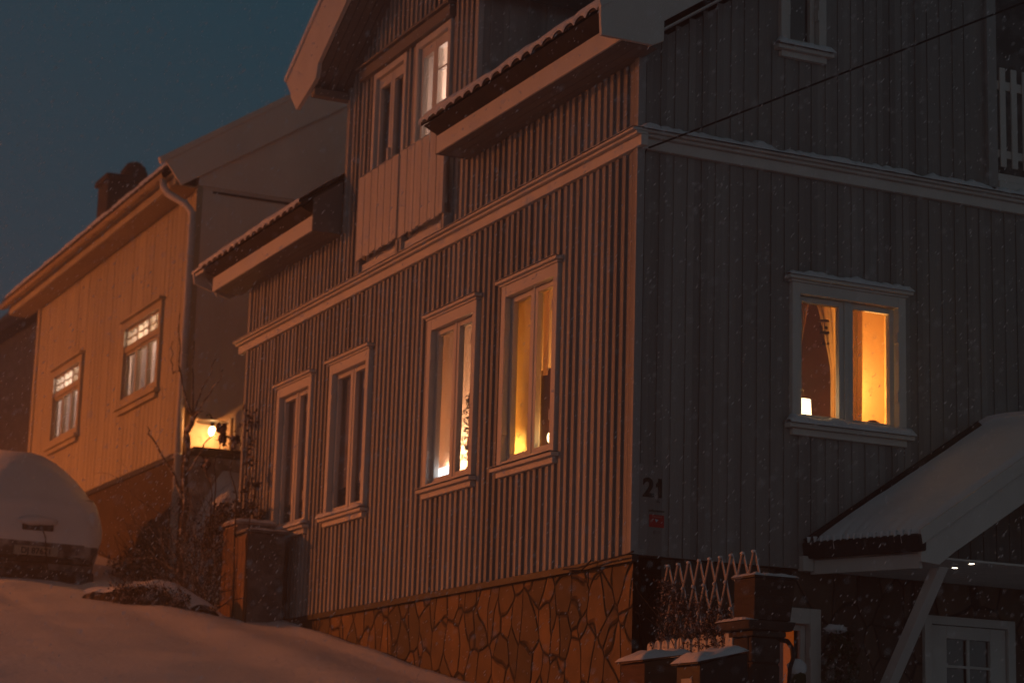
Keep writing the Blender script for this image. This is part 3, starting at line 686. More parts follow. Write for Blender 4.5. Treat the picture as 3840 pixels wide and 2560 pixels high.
# gable window: lamp low left, parted curtain, hanging mobile, hanging curtain on the right
def cloth(name, F, fn, nu, nv, m, label, cat='curtain', group=None):
    g = G(); g.grid(fn, nu, nv); o = g.build(name, m, None, smooth=True); tag(o, label, cat, group); return o
t = root('table_lamp', FR(1.66, -.2, 1.21), 'glowing white shaded table lamp on the sill of the gable window', 'lamp')
g = G(); g.tube([FR(1.70, -.2, 1.30), FR(1.70, -.2, 1.435)], .085, 20, .078); g.build('lamp_shade', M['shade'], t, smooth=False)
g = G(); g.tube([FR(1.70, -.2, 1.215), FR(1.70, -.2, 1.24)], .05, 14); g.tube([FR(1.70, -.2, 1.24), FR(1.70, -.2, 1.298)], .01, 8); g.build('lamp_foot', M['brown'], t)
point('gable_room_light', FR(2.55, -.8, 1.75), (1, .52, .15), 52, .08)
point('sill_lamp_light', FR(1.68, -.13, 1.5), (1, .5, .14), 1.6, .03)
g = G(); fbox(g, FR, 1.31, 2.27, -.62, -.5, 1.21, 2.58)
tag(g.build('backdrop', M['brown'], None, bevel=.01), 'dark brown cupboard added behind the gable window lamp to fill the dark gap', 'backdrop')  # block added only to darken the gap between the lace curtains
def lace1(i, j): z = 1.70 + .62 * j; return FR(1.58 + (.06 + .12 * j ** 1.1) * i, -.15 + .012 * math.sin(i * 12), z)
cloth('lace_curtain', FR, lace1, 14, 20, M['lace'], 'pale lace curtain swept to the left above the gable window lamp')
def lace2(i, j): z = 1.24 + 1.08 * j; le = 1.965 - .30 * max(0, j - .42) ** 1.2; return FR(le + (2.03 - le) * i, -.16 + .012 * math.sin(i * 14), z)
cloth('lace_curtain', FR, lace2, 16, 20, M['lace'], 'narrow lace curtain hanging beside the middle post of the gable window')
cloth('ochre_curtain', FR, lambda i, j: FR(2.10 + .17 * i + .012 * math.sin(j * 2), -.17 + .026 * math.sin(i * 21), 1.24 + 1.1 * j), 44, 2, M['curtain'], 'ochre curtain hanging in folds in the right half of the gable window')
t = root('hanging_mobile', FR(1.88, -.12, 2.27), 'small dark disc mobile with dangling beads in the gable window', 'ornament')
g = G(); g.tube([FR(1.87, -.12, 2.11), FR(1.87, -.12, 2.118)], .045, 16); g.tube([FR(1.87, -.12, 2.11), FR(1.87, -.12, 2.29)], .003, 4); g.build('disc', M['brown'], t)
for k in range(5):
    g = G(); u = 1.84 + k * .018; l = .1 + .1 * abs(math.sin(k * 2.1)); g.tube([FR(u, -.12, 2.11), FR(u, -.12, 2.11 - l)], .003, 4)
    for q in range(2): g.ball(FR(u, -.12, 2.11 - l * (.5 + q * .5)), .012, .012, .014, 6, 5)
    g.build('bead_string', M['brown'], t)
g = G(); g.ball(FR(2.40, -.17, 1.30), .035, .07, .03, 10, 6, .2)
tag(g.build('bowl', M['brown'], None, smooth=True), 'small dark bowl on the sill in the right half of the gable window', 'bowl')
# rightmost street window; seen obliquely: things stand a little farther left the deeper they are
point('street_room_light', (-2.5, .66, 1.15), (1, .53, .14), 100, .08)
cloth('roller_blind', FL, lambda i, j: FL(-2.52 + .36 * i, -.13, 1.02 + 1.5 * j), 1, 1, M['blind_a'], 'glowing amber blind in the left half of the rightmost street window', 'blind')
t = root('sill_candle_lamp', FL(-1.72, -.12, 1.04), 'small bright flame shaped lamp on the sill of the rightmost street window', 'lamp')
g = G(); g.ball(FL(-1.72, -.13, 1.17), .035, .03, .05, 10, 8); g.build('glass_globe', M['flame'], t, smooth=True)
g = G(); g.tube([FL(-1.72, -.13, 1.03), FL(-1.72, -.13, 1.12)], .02, 8); g.build('lamp_foot', M['brown'], t)
point('candle_light', (-1.78, .17, 1.27), (1, .5, .12), .7, .03)
g = G(); fbox(g, FL, -2.29, -1.93, -.30, -.26, 1.12, 1.86)
tag(g.build('chair_back', M['brown'], None, bevel=.02), 'dark high chair back behind the small lamp in the rightmost street window', 'chair')
cloth('side_curtain', FL, lambda i, j: FL(-1.93 + .10 * i, -.15 + .015 * math.sin(i * 9), 1.75 + .75 * j), 12, 1, M['blind_p'], 'pale curtain strip at the middle post of the rightmost street window')
cloth('inner_curtain', FL, lambda i, j: FL(-2.86 + .74 * i, -.42 + .02 * math.sin(i * 22), 1.2 + 1.7 * j), 40, 1, M['blind_p'], 'lamplit pinkish curtain behind the chair back of the rightmost street window')
# third street window
cloth('inner_curtain', FL, lambda i, j: FL(-4.9 + 1.1 * i, -.42 + .02 * math.sin(i * 25), 1.1 + 1.8 * j), 50, 1, M['blind_p'], 'lamplit pale curtain behind the pot plant of the third street window')
point('pale_room_light', (-4.2, .66, 1.35), (1, .56, .3), 80, .08)
point('bluish_lamp_light', (-3.9, .17, 1.2), (1, .62, .38), 2.2, .04)
cloth('roller_blind', FL, lambda i, j: FL(-4.2 + .36 * i, -.14, 1.02 + 1.5 * j), 1, 1, M['blind_p'], 'pale blind lit from below in the left half of the third street window', 'blind')
t = root('sill_lamp', FL(-3.95, -.11, 1.04), 'cold white glowing block lamp on the sill of the third street window', 'lamp')
g = G(); fbox(g, FL, -4.03, -3.82, -.125, -.095, 1.10, 1.19); g.build('lamp_shade', M['bshade'], t, bevel=.01)
g = G(); fbox(g, FL, -3.97, -3.87, -.13, -.09, 1.03, 1.098); g.build('lamp_foot', M['brown'], t)
t = root('potted_plant', FL(-3.47, -.17, 1.04), 'leafy pot plant silhouetted in the right half of the third street window', 'plant')
g = G(); g.tube([FL(-3.45, -.18, 1.04), FL(-3.45, -.18, 1.14)], .04, 12, .055); g.build('pot', M['brown'], t)
g = G(); rng = random.Random(5)
for k in range(230):
    z = 1.22 + rng.random() * .62; u = -3.52 + rng.gauss(0, .06) * (1.3 - (z - 1.2)); n = -.18 + rng.gauss(0, .03); a = rng.random() * 6.3; s = .034
    p = Vector(FL(u, n, z)); d = Vector((math.cos(a), math.sin(a) * .4, rng.uniform(-.8, .5))).normalized() * s; e = Vector((-d.z, .2 * s, d.x)) * .4
    g.quad(p - d, p + e, p + d, p - e)
g.build('leaves', M['leafg'], t)
g = G(); g.tube([FL(-3.45, -.18, 1.12), FL(-3.48, -.18, 1.4), FL(-3.52, -.18, 1.75)], .006, 5); g.build('stem', M['bark'], t)
# dormer door
point('dormer_room_light', (-4.4, .7, 5.0), (1, .7, .58), 40.0, .1)
g = G(); rng = random.Random(9)
for k in range(60):
    z = 3.95 + rng.random() * .3; u = -4.0 + rng.gauss(0, .03); a = rng.random() * 6; p = Vector(FL(u, -.16, z)); d = Vector((math.cos(a), .1, math.sin(a))) * .05
    g.quad(p, p + d + Vector((0, 0, .01)), p + d * 1.6, p + d - Vector((0, 0, .012)))
tag(g.build('house_plant', M['leafg'], None), 'small spiky plant low behind the bright balcony door glass', 'plant')

# ------------------------------------------------------------------ yellow house up the street
NX = -12.0
yh = root('yellow_house', (NX, 0, 0), 'yellow board-clad house with snowy tiled eaves lit orange by the street lamp', 'house')
WN = [(-15.15, -13.27, 3.44, 4.66), (-19.1, -17.34, 3.4, 4.62)]
g = G(); wall_with_holes(g, FL, -20.4, NX - .11, 2.44, 5.9, WN, -.08, -.014); battens(g, FL, -20.36, NX - .1, 2.44, 5.88, WN, .2, .185, -.014, -.007, .002)
g.build('wall', M['yellow'], yh, 'yellow street wall of wide upright boards')
g = G(); fbox(g, FL, NX - .12, NX + .015, -.06, .02, 2.42, 5.95); fbox(g, FL, -20.45, -20.3, -.05, .02, 2.42, 5.9); build_each(g, 'corner_board', M['yellow'], yh, bevel=.004)
g = G(); g.box((NX - .1, .03, 2.44), (NX, 9, 5.9)); g.box((NX - .1, .02, 5.903), (NX + .012, 9, 5.93))
g.prism([(NX - .1, 0, 5.935), (NX - .1, 9, 5.935), (NX - .1, 9, 6.15), (NX - .1, 4.5, 9.2), (NX - .1, 0, 6.15)], [(NX + .03, 0, 5.935), (NX + .03, 9, 5.935), (NX + .03, 9, 6.15), (NX + .03, 4.5, 9.2), (NX + .03, 0, 6.15)])
for k in range(1, 12): g.box((NX, k * .42, 2.46), (NX + .006, k * .42 + .012, 5.9))
g.build('side_wall', M['cream'], yh, 'pale cream gable wall facing the grey house', bevel=0)
g = G(); g.box((NX, .2, 5.86), (NX + .018, 9, 5.885)); g.build('trim_line', M['bark'], yh)
g = G(); g.box((-20.5, 8.9, 0), (NX, 9, 5.9)); g.box((-20.5, 0, 0), (-20.4, 9, 5.9)); g.build('rear_wall', M['cream'], yh)
g = G(); fbox(g, FL, -20.42, NX - .02, -.25, -.03, -1, 2.40); g.build('foundation', M['rubble'], yh, 'rough brown foundation of the yellow house')
g = G(); fbox(g, FL, -20.42, NX + .01, -.2, -.006, 2.37, 2.436); g.box((NX - .2, .0, 2.37), (NX + .02, 9, 2.436)); g.box((NX + .021, .05, 2.385), (NX + .36, 1.6, 2.43)); build_each(g, 'dark_base_strip', M['dark'], yh)  # dark strips stand for cladding's shadow gap; projecting ledge added to shade bank
g = G(); g.box((NX - .2, .03, -1), (NX - .01, 9, 2.365)); g.build('side_foundation', M['plaster'], yh)
nt = lambda y: 6.16 + .68 * (y + .42)
def tiles2(g, x0, x1, y0, y1, p=.22):
    nu = int((x1 - x0) / .03); pf = lambda x: .025 * abs(math.sin(math.pi * x / p)) ** .7
    g.grid(lambda i, j: (x0 + (x1 - x0) * i, y0 + (y1 - y0) * j, nt(y0 + (y1 - y0) * j) + pf(x0 + (x1 - x0) * i)), nu, 1)
    g.grid(lambda i, j: (x0 + (x1 - x0) * i, y0, nt(y0) + pf(x0 + (x1 - x0) * i) - .035 * j), nu, 1)
    g.grid(lambda i, j: (x0 + (x1 - x0) * i, y0 + (y1 - y0) * j, nt(y0 + (y1 - y0) * j) - .035), nu, 1)
g = G(); tiles2(g, -21.4, -11.92, -.42, 4.5)
g.prism([(-21.4, 9.4, nt(-.42) - .05), (-11.92, 9.4, nt(-.42) - .05), (-11.92, 4.5, nt(4.5) - .05), (-21.4, 4.5, nt(4.5) - .05)], [(-21.4, 9.4, nt(-.42)), (-11.92, 9.4, nt(-.42)), (-11.92, 4.5, nt(4.5)), (-21.4, 4.5, nt(4.5))])
g.build('roof_tiles', M['tile'], yh)
def ysnow(i, j):
    x = -21.42 + 9.5 * i; y = -.38 + .03 * nz(x * 4) + .04 * (1 - abs(math.sin(math.pi * x / .22))); k = [0, .05, .12, .5, 1][int(round(j * 4))]
    yy = y + (4.88) * k * k; return (x, yy, nt(yy) + .025 + (.07 * (1 + .4 * nz(x * 2, yy * 2)) if j > 0 else 0))
g = G(); g.grid(ysnow, 480, 4); g.build('snow_cover', M['snow2'], yh, smooth=True)
g = G(); fbox(g, FL, -21.2, -11.95, .30, .33, 5.90, 6.10); build_each(g, 'fascia', M['yellow'], yh, bevel=.004)
g = G()
g.box((-21.2, -.3, 5.895), (-11.97, .0, 5.912)); g.build('soffit', M['ysoffit'], yh)
g = G(); N_ = 12
prof = [(-.42 + .06 * math.cos(a), 6.06 + .06 * math.sin(a)) for a in [math.pi + math.pi * k / N_ for k in range(N_ + 1)]]
prof += [(p[0] * 1 + 0, p[1] + .006) for p in []]
g.grid(lambda i, j: (-21.3 + 9.2 * i, prof[int(round(j * N_))][0], prof[int(round(j * N_))][1]), 1, N_); g.tube([(-21.3, -.48, 6.06), (-12.1, -.48, 6.06)], .008, 6)
for k in range(12): g.box((-21.1 + k * .8, -.485, 5.985), (-21.07 + k * .8, -.35, 5.995))
g.build('gutter', M['ysoffit'], yh, smooth=False)
g = G(); g.tube([(-12.2, -.42, 6.0), (-12.18, -.42, 5.9), (-12.1, -.38, 5.8), (-11.86, -.2, 5.62), (-11.79, -.13, 5.5), (-11.78, -.12, 5.3), (-11.78, -.12, .75)], .05, 12)
for z in (4.9, 3.6, 2.3, 1.4): g.tube([(-11.78, -.12, z), (-11.78, -.12, z + .04)], .057, 12); g.box((-12.0, -.13, z + .01), (-11.8, -.11, z + .03))
g.build('downpipe', M['metal'], yh, smooth=True)
# bargeboards of the gable
g = G()
BN = [(-.46, 6.05), (-.30, 5.86), (-.2, 5.86), (4.5, 9.12), (4.5, 9.6), (-.55, 6.17)]
BN = [(-.50, 6.19), (-.26, 5.88), (4.5, 8.97), (4.5, 9.56)]
g.prism([(-11.90, y, z) for y, z in BN], [(-11.94, y, z) for y, z in BN])
g.prism([(-11.88, y, z) for y, z in [(-.55, 6.13), (4.5, 9.50), (4.5, 9.58), (-.58, 6.21)]], [(-11.96, y, z) for y, z in [(-.55, 6.13), (4.5, 9.50), (4.5, 9.58), (-.58, 6.21)]])
g.build('bargeboard', M['cream'], yh, bevel=.004)
g = G(); g.prism([(-12, -.25, 5.92), (-11.94, -.25, 5.92), (-11.94, 4.5, 9.0), (-12, 4.5, 9.0)], [(-12, -.25, 5.95), (-11.94, -.25, 5.95), (-11.94, 4.5, 9.03), (-12, 4.5, 9.03)]); g.build('verge_soffit', M['cream'], yh)
# chimney
g = G(); g.box((-18.35, .3, 6.4), (-17.75, .92, 7.62)); g.box((-18.4, .25, 7.5), (-17.7, .97, 7.6)); ch = g.build('chimney', M['blocks'], yh, bevel=.02)
g = G(); g.ball((-18.05, .78, 7.72), .26, .2, .2, 14, 9, .2); g.build('chimney_cowl', M['blocks'], ch, smooth=True)
# windows
ylit = [mat('lit_sky_pane', (.6, .6, .6)), ]
def ywin(u0, u1, z0, z1, warm):
    g = G(); c = .12
    fbox(g, FL, u0, u0 + c, -.08, .03, z0, z1); fbox(g, FL, u1 - c, u1, -.08, .03, z0, z1); fbox(g, FL, u0 + c, u1 - c, -.08, .028, z1 - c * .9, z1); fbox(g, FL, u0 + c, u1 - c, -.08, .028, z0, z0 + c * .8)
    zt = z0 + (z1 - z0) * .63; fbox(g, FL, u0 + c, u1 - c, -.08, .01, zt, zt + .085)
    w = g.build('window', M['yellow'], yh, bevel=.004)
    g = G(); fbox(g, FL, u0 - .05, u1 + .05, -.02, .08, z1 + .002, z1 + .035); g.build('drip_cap', M['yellow'], w)
    g = G(); fbox(g, FL, u0 - .05, u1 + .05, -.02, .08, z0 - .05, z0 - .003); fbox(g, FL, u0 + .02, u1 - .02, -.02, .045, z0 - .12, z0 - .052); g.build('sill', M['yellow'], w)
    a, b = u0 + c + .003, u1 - c - .003
    for k in range(3):
        p = a + (b - a) * k / 3; q = a + (b - a) * (k + 1) / 3
        g = G(); t = .035; za, zb = z0 + c * .8 + .003, zt - .003
        fbox(g, FL, p, p + t, -.07, -.01, za, zb); fbox(g, FL, q - t, q, -.07, -.01, za, zb); fbox(g, FL, p + t, q - t, -.07, -.012, zb - t, zb); fbox(g, FL, p + t, q - t, -.07, -.012, za, za + t)
        zc, zd = zt + .088, z1 - c * .9 - .003
        fbox(g, FL, p, p + t, -.07, -.01, zc, zd); fbox(g, FL, q - t, q, -.07, -.01, zc, zd); fbox(g, FL, p + t, q - t, -.07, -.012, zd - t * .8, zd); fbox(g, FL, p + t, q - t, -.07, -.012, zc, zc + t * .6)
        fbox(g, FL, (p + q) / 2 - .009, (p + q) / 2 + .009, -.05, -.02, zc, zd); fbox(g, FL, p + t, q - t, -.05, -.022, (zc + zd) / 2 - .009, (zc + zd) / 2 + .009)
        g.build('sash', M['yellow'], w, bevel=.002)
    g = G(); fbox(g, FL, a, b, -.055, -.05, z0 + c * .8, z1 - c * .9); g.build('pane', M['glass'], w)
    g = G(); g.grid(lambda i, j: FL(a - .05 + (b - a + .1) * i, -.12 + .015 * math.sin(i * 60), z0 + (zt - z0 + .02) * j), 90, 1); g.build('net_curtain', M['netp'], w, smooth=True)
    room_box(yh, FL, u0 + .02, u1 - .02, z0 + .02, z1 - .02, .9, M['pale'])
ywin(-15.15, -13.27, 3.44, 4.66, True); ywin(-19.1, -17.34, 3.4, 4.62, False)
point('upper_room_light', (-13.9, .5, 4.45), (1, .72, .6), 70, .06); point('far_room_light', (-18.0, .5, 4.4), (1, .8, .78), 70, .06)

# neighbour farther up
dh = root('dark_house', (-30, 3, 2), 'unlit brown house with low roof at the far left edge', 'house')
g = G(); g.box((-60, 3, -1), (-24.5, 12, 9.3)); 
g.build('wall', M['cabd'], dh)
g = G(); g.prism([(-60, 2.6, 9.35), (-24.2, 2.6, 8.2), (-24.2, 12, 8.2), (-60, 12, 9.35)], [(-60, 2.6, 9.6), (-24.2, 2.6, 8.45), (-24.2, 12, 8.5), (-60, 12, 9.7)]); g.build('roof', M['tile'], dh)

# lamp on the yellow house
wl = root('wall_lamp', (-11.85, .28, 2.8), 'glowing outdoor bulb under a flat shade on the wall between the two houses', 'lamp')
g = G(); g.ball((-11.72, .29, 2.66), .045, .045, .065, 14, 10); g.build('bulb', M['bulb'], wl, smooth=True)
g = G(); g.tube([(-11.72, .29, 2.77), (-11.72, .29, 2.80)], .21, 20, .06); g.tube([(-11.72, .29, 2.71), (-11.72, .29, 2.77)], .025, 8); g.tube([(-11.99, .29, 2.9), (-11.85, .29, 2.9), (-11.72, .29, 2.8)], .012, 6); g.build('shade', M['dark'], wl)
point('wall_lamp_light', (-11.72, .29, 2.60), (1, .31, .06), 20, .04)
g = G(); g.tube([(-11.93, .62, 2.44), (-11.93, .62, 2.9)], .02, 6); tag(g.build('garden_stake', M['bark'], None), 'thin dark stake against the lamplit wall right of the bulb', 'stake')
g = G(); g.tube([(-11.9, .0, 1.6), (-11.9, .0, 2.95)], .045, 6); tag(g.build('fence_post', M['bark'], None), 'dark post between the white downpipe and the wall lamp', 'post')
# snow bank in the gap
def bank(i, j):
    x = -11.95 + 2.2 * i; y = .06 + 2.3 * j; t = i
    z = 2.2 - 1.5 * (t ** .8) + .05 * nz(x * 3, y * 3); e = min(1, (1 - j) * 8, j * 5 + .0)
    z0 = ground_z(x, -.2) - .1; return (x, y, z0 + (z - z0) * (.02 + .98 * math.sqrt(max(0, min(1, j * 5)))) if j < .2 else z)
g = G(); g.grid(bank, 30, 24); tag(g.build('snow_bank', M['snow'], None, smooth=True), kind='structure')

# ------------------------------------------------------------------ cabinets by the corner
def cabinet(x0, x1, y0, y1, z0, z1, label, sn, m2='cabd'):
    t = root('utility_cabinet', ((x0 + x1) / 2, (y0 + y1) / 2, z0), label, 'cabinet', 'cabinets at the house corner')
    g = G(); g.box((x0, y0 + .012, z0), (x1 - .012, y1, z1)); g.build('body', M[m2], t, bevel=.006)
    g = G(); n = max(2, int((x1 - x0) / .12))
    for k in range(n): a = x0 + (x1 - x0) * k / n; g.box((a + .003, y0 - .01, z0 + .3), (a + (x1 - x0) / n - .003, y0 + .01, z1 - .03))
    g.box((x0 - .01, y0 - .012, z0 - .2), (x1, y0 + .008, z0 + .29)); g.build('front_boards', M['cab'], t, bevel=.003)
    g = G(); g.box((x0 - .03, y0 - .03, z1), (x1 + .03, y1 + .02, z1 + .03)); g.build('lid', M[m2], t, bevel=.004)
    g = G(); g.grid(lambda i, j: (x0 - .03 + (x1 - x0 + .06) * i, y0 - .03 + (y1 - y0 + .05) * j, z1 + .03 + sn * math.sqrt(max(0, min(1, 8 * i, 8 * (1 - i), 8 * j, 8 * (1 - j)))) * (1 + .4 * nz(i * 5, j * 5, x0))), 14, 12)
    g.build('snow_cover', M['snow2'], t, smooth=True); return t
cabinet(-7.98, -7.6, -.56, -.12, -.12, .89, 'lower dark sided board-fronted cabinet with thin snow, nearer the first street window', .022)
cabinet(-8.42, -8.0, -.555, -.12, .0, 1.02, 'taller paler cabinet with snowy lid behind the lower one', .04, 'plaster')

# ------------------------------------------------------------------ vegetation helpers
def twig(g, p, d, L, r, depth, rng, bend=.35, k=4, kids=3, up=.0):
    pts = [Vector(p)]; d = Vector(d).normalized(); n = 5
    for i in range(n):
        d = (d + Vector((rng.gauss(0, bend), rng.gauss(0, bend), rng.gauss(0, bend) + up)) * .35).normalized(); pts.append(pts[-1] + d * L / n)
    g.tube(pts, r, k, r * .45)
    if depth > 0:
        for c in range(kids):
            i = rng.randint(1, n); a = rng.random() * 6.3; q = (d + Vector((math.cos(a), math.sin(a), rng.uniform(-.3, .8))) * .9).normalized()
            twig(g, pts[i], q, L * rng.uniform(.45, .7), r * .55, depth - 1, rng, bend, 3, kids, up)
def leaves(g, pts, n, s, rng, spread):
    for _ in range(n):
        p = Vector(rng.choice(pts)) + Vector((rng.gauss(0, spread), rng.gauss(0, spread), rng.gauss(0, spread)))
        d = Vector((rng.gauss(0, 1), rng.gauss(0, 1), rng.gauss(0, 1))).normalized() * s * rng.uniform(.5, 1.3); e = d.cross(Vector((rng.gauss(0, 1), rng.gauss(0, 1), rng.gauss(0, 1)))).normalized() * s * .45
        g.quad(p - d, p - d * .1 + e, p + d, p - d * .1 - e)

# sapling
t = root('bare_sapling', (-9.85, -.6, .25), 'slender leafless sapling with upright shoots in front of the wall lamp', 'tree')
Y = -.6
def br(pts, r, r2, m='barks'):
    g = G(); P = []
    for i in range(len(pts) - 1):
        a = Vector((pts[i][0], Y, pts[i][1])); b = Vector((pts[i + 1][0], Y, pts[i + 1][1]))
        for k in range(3): P.append(a.lerp(b, k / 3) + Vector((.012 * nz(a.x * 9 + k, i), .05 * nz(i + .3, k * 1.7, a.z), 0)))
    P.append(Vector((pts[-1][0], Y, pts[-1][1]))); g.tube(P, r, 6, r2); return g
tr = br([(-9.9, .2), (-9.84, 1.25), (-9.79, 1.72), (-9.92, 2.25), (-9.73, 2.45)], .045, .028).build('trunk', M['barks'], t, smooth=True)
for pts, r in (([(-9.73, 2.45), (-10.03, 2.73), (-10.36, 3.19), (-10.49, 3.85)], .016), ([(-10.4, 3.14), (-10.56, 3.11), (-10.69, 3.3), (-10.72, 3.55)], .009),
               ([(-9.73, 2.45), (-9.77, 2.95), (-9.83, 3.39)], .012), ([(-9.73, 2.45), (-9.48, 2.68), (-9.24, 2.83), (-8.96, 3.02)], .012),
               ([(-9.68, 2.46), (-9.07, 2.65), (-8.83, 2.74), (-8.67, 2.85)], .011), ([(-9.85, 2.3), (-9.57, 2.47), (-9.35, 2.47)], .022),
               ([(-9.79, 1.8), (-9.3, 1.97), (-9.1, 2.08), (-8.81, 2.17)], .014), ([(-9.9, 1.5), (-10.27, 1.81), (-10.82, 2.13), (-11.44, 2.45), (-11.57, 2.6)], .02)):
    br(pts, r, r * .4).build('branch', M['barks'], t, smooth=True)
# dry stalks with seed heads
for pts, pod, lab in (([(-8.72, .3), (-8.72, 1.45), (-8.72, 1.74), (-8.66, 2.04), (-8.54, 2.12)], (-8.53, 2.07, .13, .09), 'tall dry stalk with a big drooping brown seed head against the lamplight'),
                 ([(-7.9, .0), (-7.93, 1.19), (-8.1, 1.58), (-8.25, 1.89), (-8.23, 2.02), (-8.15, 2.03)], (-8.1, 1.97, .05, .05), 'tall dry stalk hooked over at the top with a small seed head'),
                 ([(-8.8, .3), (-8.83, 1.43), (-8.99, 1.71), (-9.1, 1.84)], (-9.05, 1.83, .11, .06), 'shorter dry stalk with ragged withered leaves below the lamp'),
                 ([(-7.47, -.1), (-7.48, .79), (-7.48, 1.13), (-7.27, 1.33), (-7.23, 1.43)], (-7.3, 1.36, .05, .03), 'dry stalk standing in front of the board-fronted cabinets')):
    t = root('dry_stalk', (pts[0][0], Y, pts[0][1]), lab, 'plant', 'dry stalks at the house corner')
    br(pts, .009, .004).build('stem', M['bark'], t)
    g = G(); rng = random.Random(int(pod[0] * 100)); q = Vector((pod[0], Y, pod[1]))
    for k in range(5): g.ball((q.x + rng.gauss(0, pod[2] * .4), q.y + rng.gauss(0, .02), q.z + rng.gauss(0, pod[3] * .5)), pod[2] * .55, .03, pod[3] * .6, 8, 6, .5, k)
    leaves(g, [q, q - Vector((0, 0, pod[3]))], 14, .04, rng, .03); g.build('seed_head', M['leafd'], t)
# tangled bush
rng = random.Random(11); t = root('tangled_bush', (-8.6, -.75, .1), 'tangled snow-flecked bare bush between the sapling and the cabinets', 'bush')
g = G(); pts = []
for k in range(46):
    x = rng.uniform(-9.4, -8.0); y = rng.uniform(-1.0, -.45) if x < -8.5 else rng.uniform(-1.0, -.78); z = ground_z(x, y) - .03
    twig(g, (x, y, z), (rng.gauss(0, .35), rng.gauss(0, .3), 1), rng.uniform(.7, 1.25) * (1 if x < -8.4 else .6), .008, 2, rng, .5, 4, 3)
g.build('branches', M['barks'], t)
g = G(); pts = [Vector((rng.uniform(-9.35, -8.3), rng.uniform(-.95, -.6), 0)) for _ in range(160)]
for p in pts: p.z = ground_z(p.x, p.y) + rng.random() ** .8 * (1.15 - .25 * (p.x + 9.2))
leaves(g, pts, 800, .02, rng, .06); g.build('withered_leaves', M['leafd'], t)
# snow-capped hedge mound behind
rng = random.Random(13); t = root('clipped_hedge', (-9.0, -.3, .3), 'dark rounded hedge with a snowy crest below the wall lamp', 'hedge')
g = G(); pts = []
for k in range(500):
    a = rng.random(); x = -9.5 + 1.4 * a; z0 = ground_z(x, -.5); top = 1.36 - .55 * (abs(a - .55) * 1.9) ** 2.6; pts.append(Vector((x, rng.uniform(-.5, -.1), z0 + (top - z0) * rng.random() ** .6)))
leaves(g, pts, 4200, .03, rng, .03); g.build('foliage', M['leafd'], t)
g = G()
g.grid(lambda i, j: (-9.5 + .75 * i, -.5 + .16 * j, 1.345 - .55 * (abs(i * .53 - .55) * 1.9) ** 2.6 + .035 * math.sqrt(max(0, min(1, 5 * j, 5 * (1 - j), 8 * i, 8 * (1 - i)))) + .05 * nz(i * 9, j * 4, 2) - .03 * (j - .5) ** 2), 44, 8)
g.build('snow_cover', M['snow2'], t, smooth=True)
# low stub of garden wall with snow cap, running out to the street
t = root('low_garden_wall', (-9.3, -1.1, .2), 'low dark overgrown garden wall with a smooth snow cap beside the car', 'wall')
def lw(i):
    x = -9.0 + 1.1 * i; y = -1.80 + .9 * i; return x, y, ground_z(x, y)
g = G()
def lwf(i, j):
    x, y, z = lw(i); a = math.pi * j; h = (.07 + .24 * i) * min(1, .1 + (1 - i) * 2.2); return (x + .0, y - .17 * math.cos(a) + .02 * nz(i * 20, j * 3), z - .08 + (h + .08) * math.sin(a) ** .5 + .02 * nz(i * 25, j * 6, 1))
g.grid(lwf, 60, 10); g.build('stones', M['leafd'], t, smooth=False)
g = G()
def lws(i, j):
    x, y, z = lw(i); a = math.pi * (.2 + .6 * j); h = (.07 + .24 * i) * min(1, .1 + (1 - i) * 2.2); return (x, y - .2 * math.cos(a) * 1.0, z - .02 + (h + .03) * math.sin(a) ** .4 + .045 * math.sin(math.pi * j) + .02 * nz(i * 12, j * 2, 4))
g.grid(lws, 60, 10); g.build('snow_cover', M['snow'], t, smooth=True)
g = G(); rng = random.Random(17); pts = [Vector((lw(rng.random())[0], lw(rng.random())[1], 0)) for _ in range(10)]
pts = []
for _ in range(160): q = lw(.3 + .7 * rng.random()); pts.append(Vector((q[0] + rng.gauss(0, .04), q[1] - .14 - rng.random() * .1, q[2] + rng.random() * .18)))
leaves(g, pts, 900, .022, rng, .03)
for p in pts[::4]: twig(g, p, (rng.gauss(0, 1), -.5, .6), .25, .004, 1, rng, .6, 3, 2)
g.build('overhanging_twigs', M['leafd'], t)
# climber on the left corner of the grey house
rng = random.Random(19); t = root('withered_climber', (-9.3, -.05, .4), 'withered snow-dusted climbing plant on the left corner of the grey house', 'plant')
iv = [(-9.55, .4), (-9.5, 1.2), (-9.21, 1.48), (-9.08, 1.62), (-9.3, 2.05), (-9.1, 2.1), (-9.24, 2.35), (-9.12, 2.45)]
g = G(); g.tube([(x, -.04, z) for x, z in iv], .008, 5, .004); g.tube([(-9.45, -.04, 1.0), (-9.4, -.05, 1.7), (-9.2, -.05, 1.9), (-9.35, -.05, 2.2)], .006, 5, .003); g.build('stem', M['bark'], t)
g = G(); leaves(g, [Vector((x, -.06, z)) for x, z in iv[2:]] + [Vector((-9.0, -.06, 1.5)), Vector((-9.1, -.06, 1.95)), Vector((-9.15, -.06, 2.35))], 120, .04, rng, .06); g.build('leaves', M['leafd'], t)
rng = random.Random(23)
# shrub in the dark strip between the pipe and the car
t = root('dark_shrub', (-12.2, -.55, .9), 'low dark shrub at the foot of the white downpipe', 'bush')
g = G(); pts = []
for k in range(260): a = rng.random() * 6.3; r = math.sqrt(rng.random()); pts.append(Vector((-11.9 + .8 * r * math.cos(a), -.5 + .3 * r * math.sin(a), ground_z(-11.9, -.5) + rng.random() * .55 * (1 - r * .6))))
leaves(g, pts, 1600, .028, rng, .04); g.build('foliage', M['leafd'], t)
g = G()
for k in range(14): twig(g, (-12 + rng.uniform(-.5, .5), -.5, ground_z(-12, -.5)), (rng.gauss(0, .4), rng.gauss(0, .3), 1), .7, .006, 1, rng)
g.build('branches', M['bark'], t)

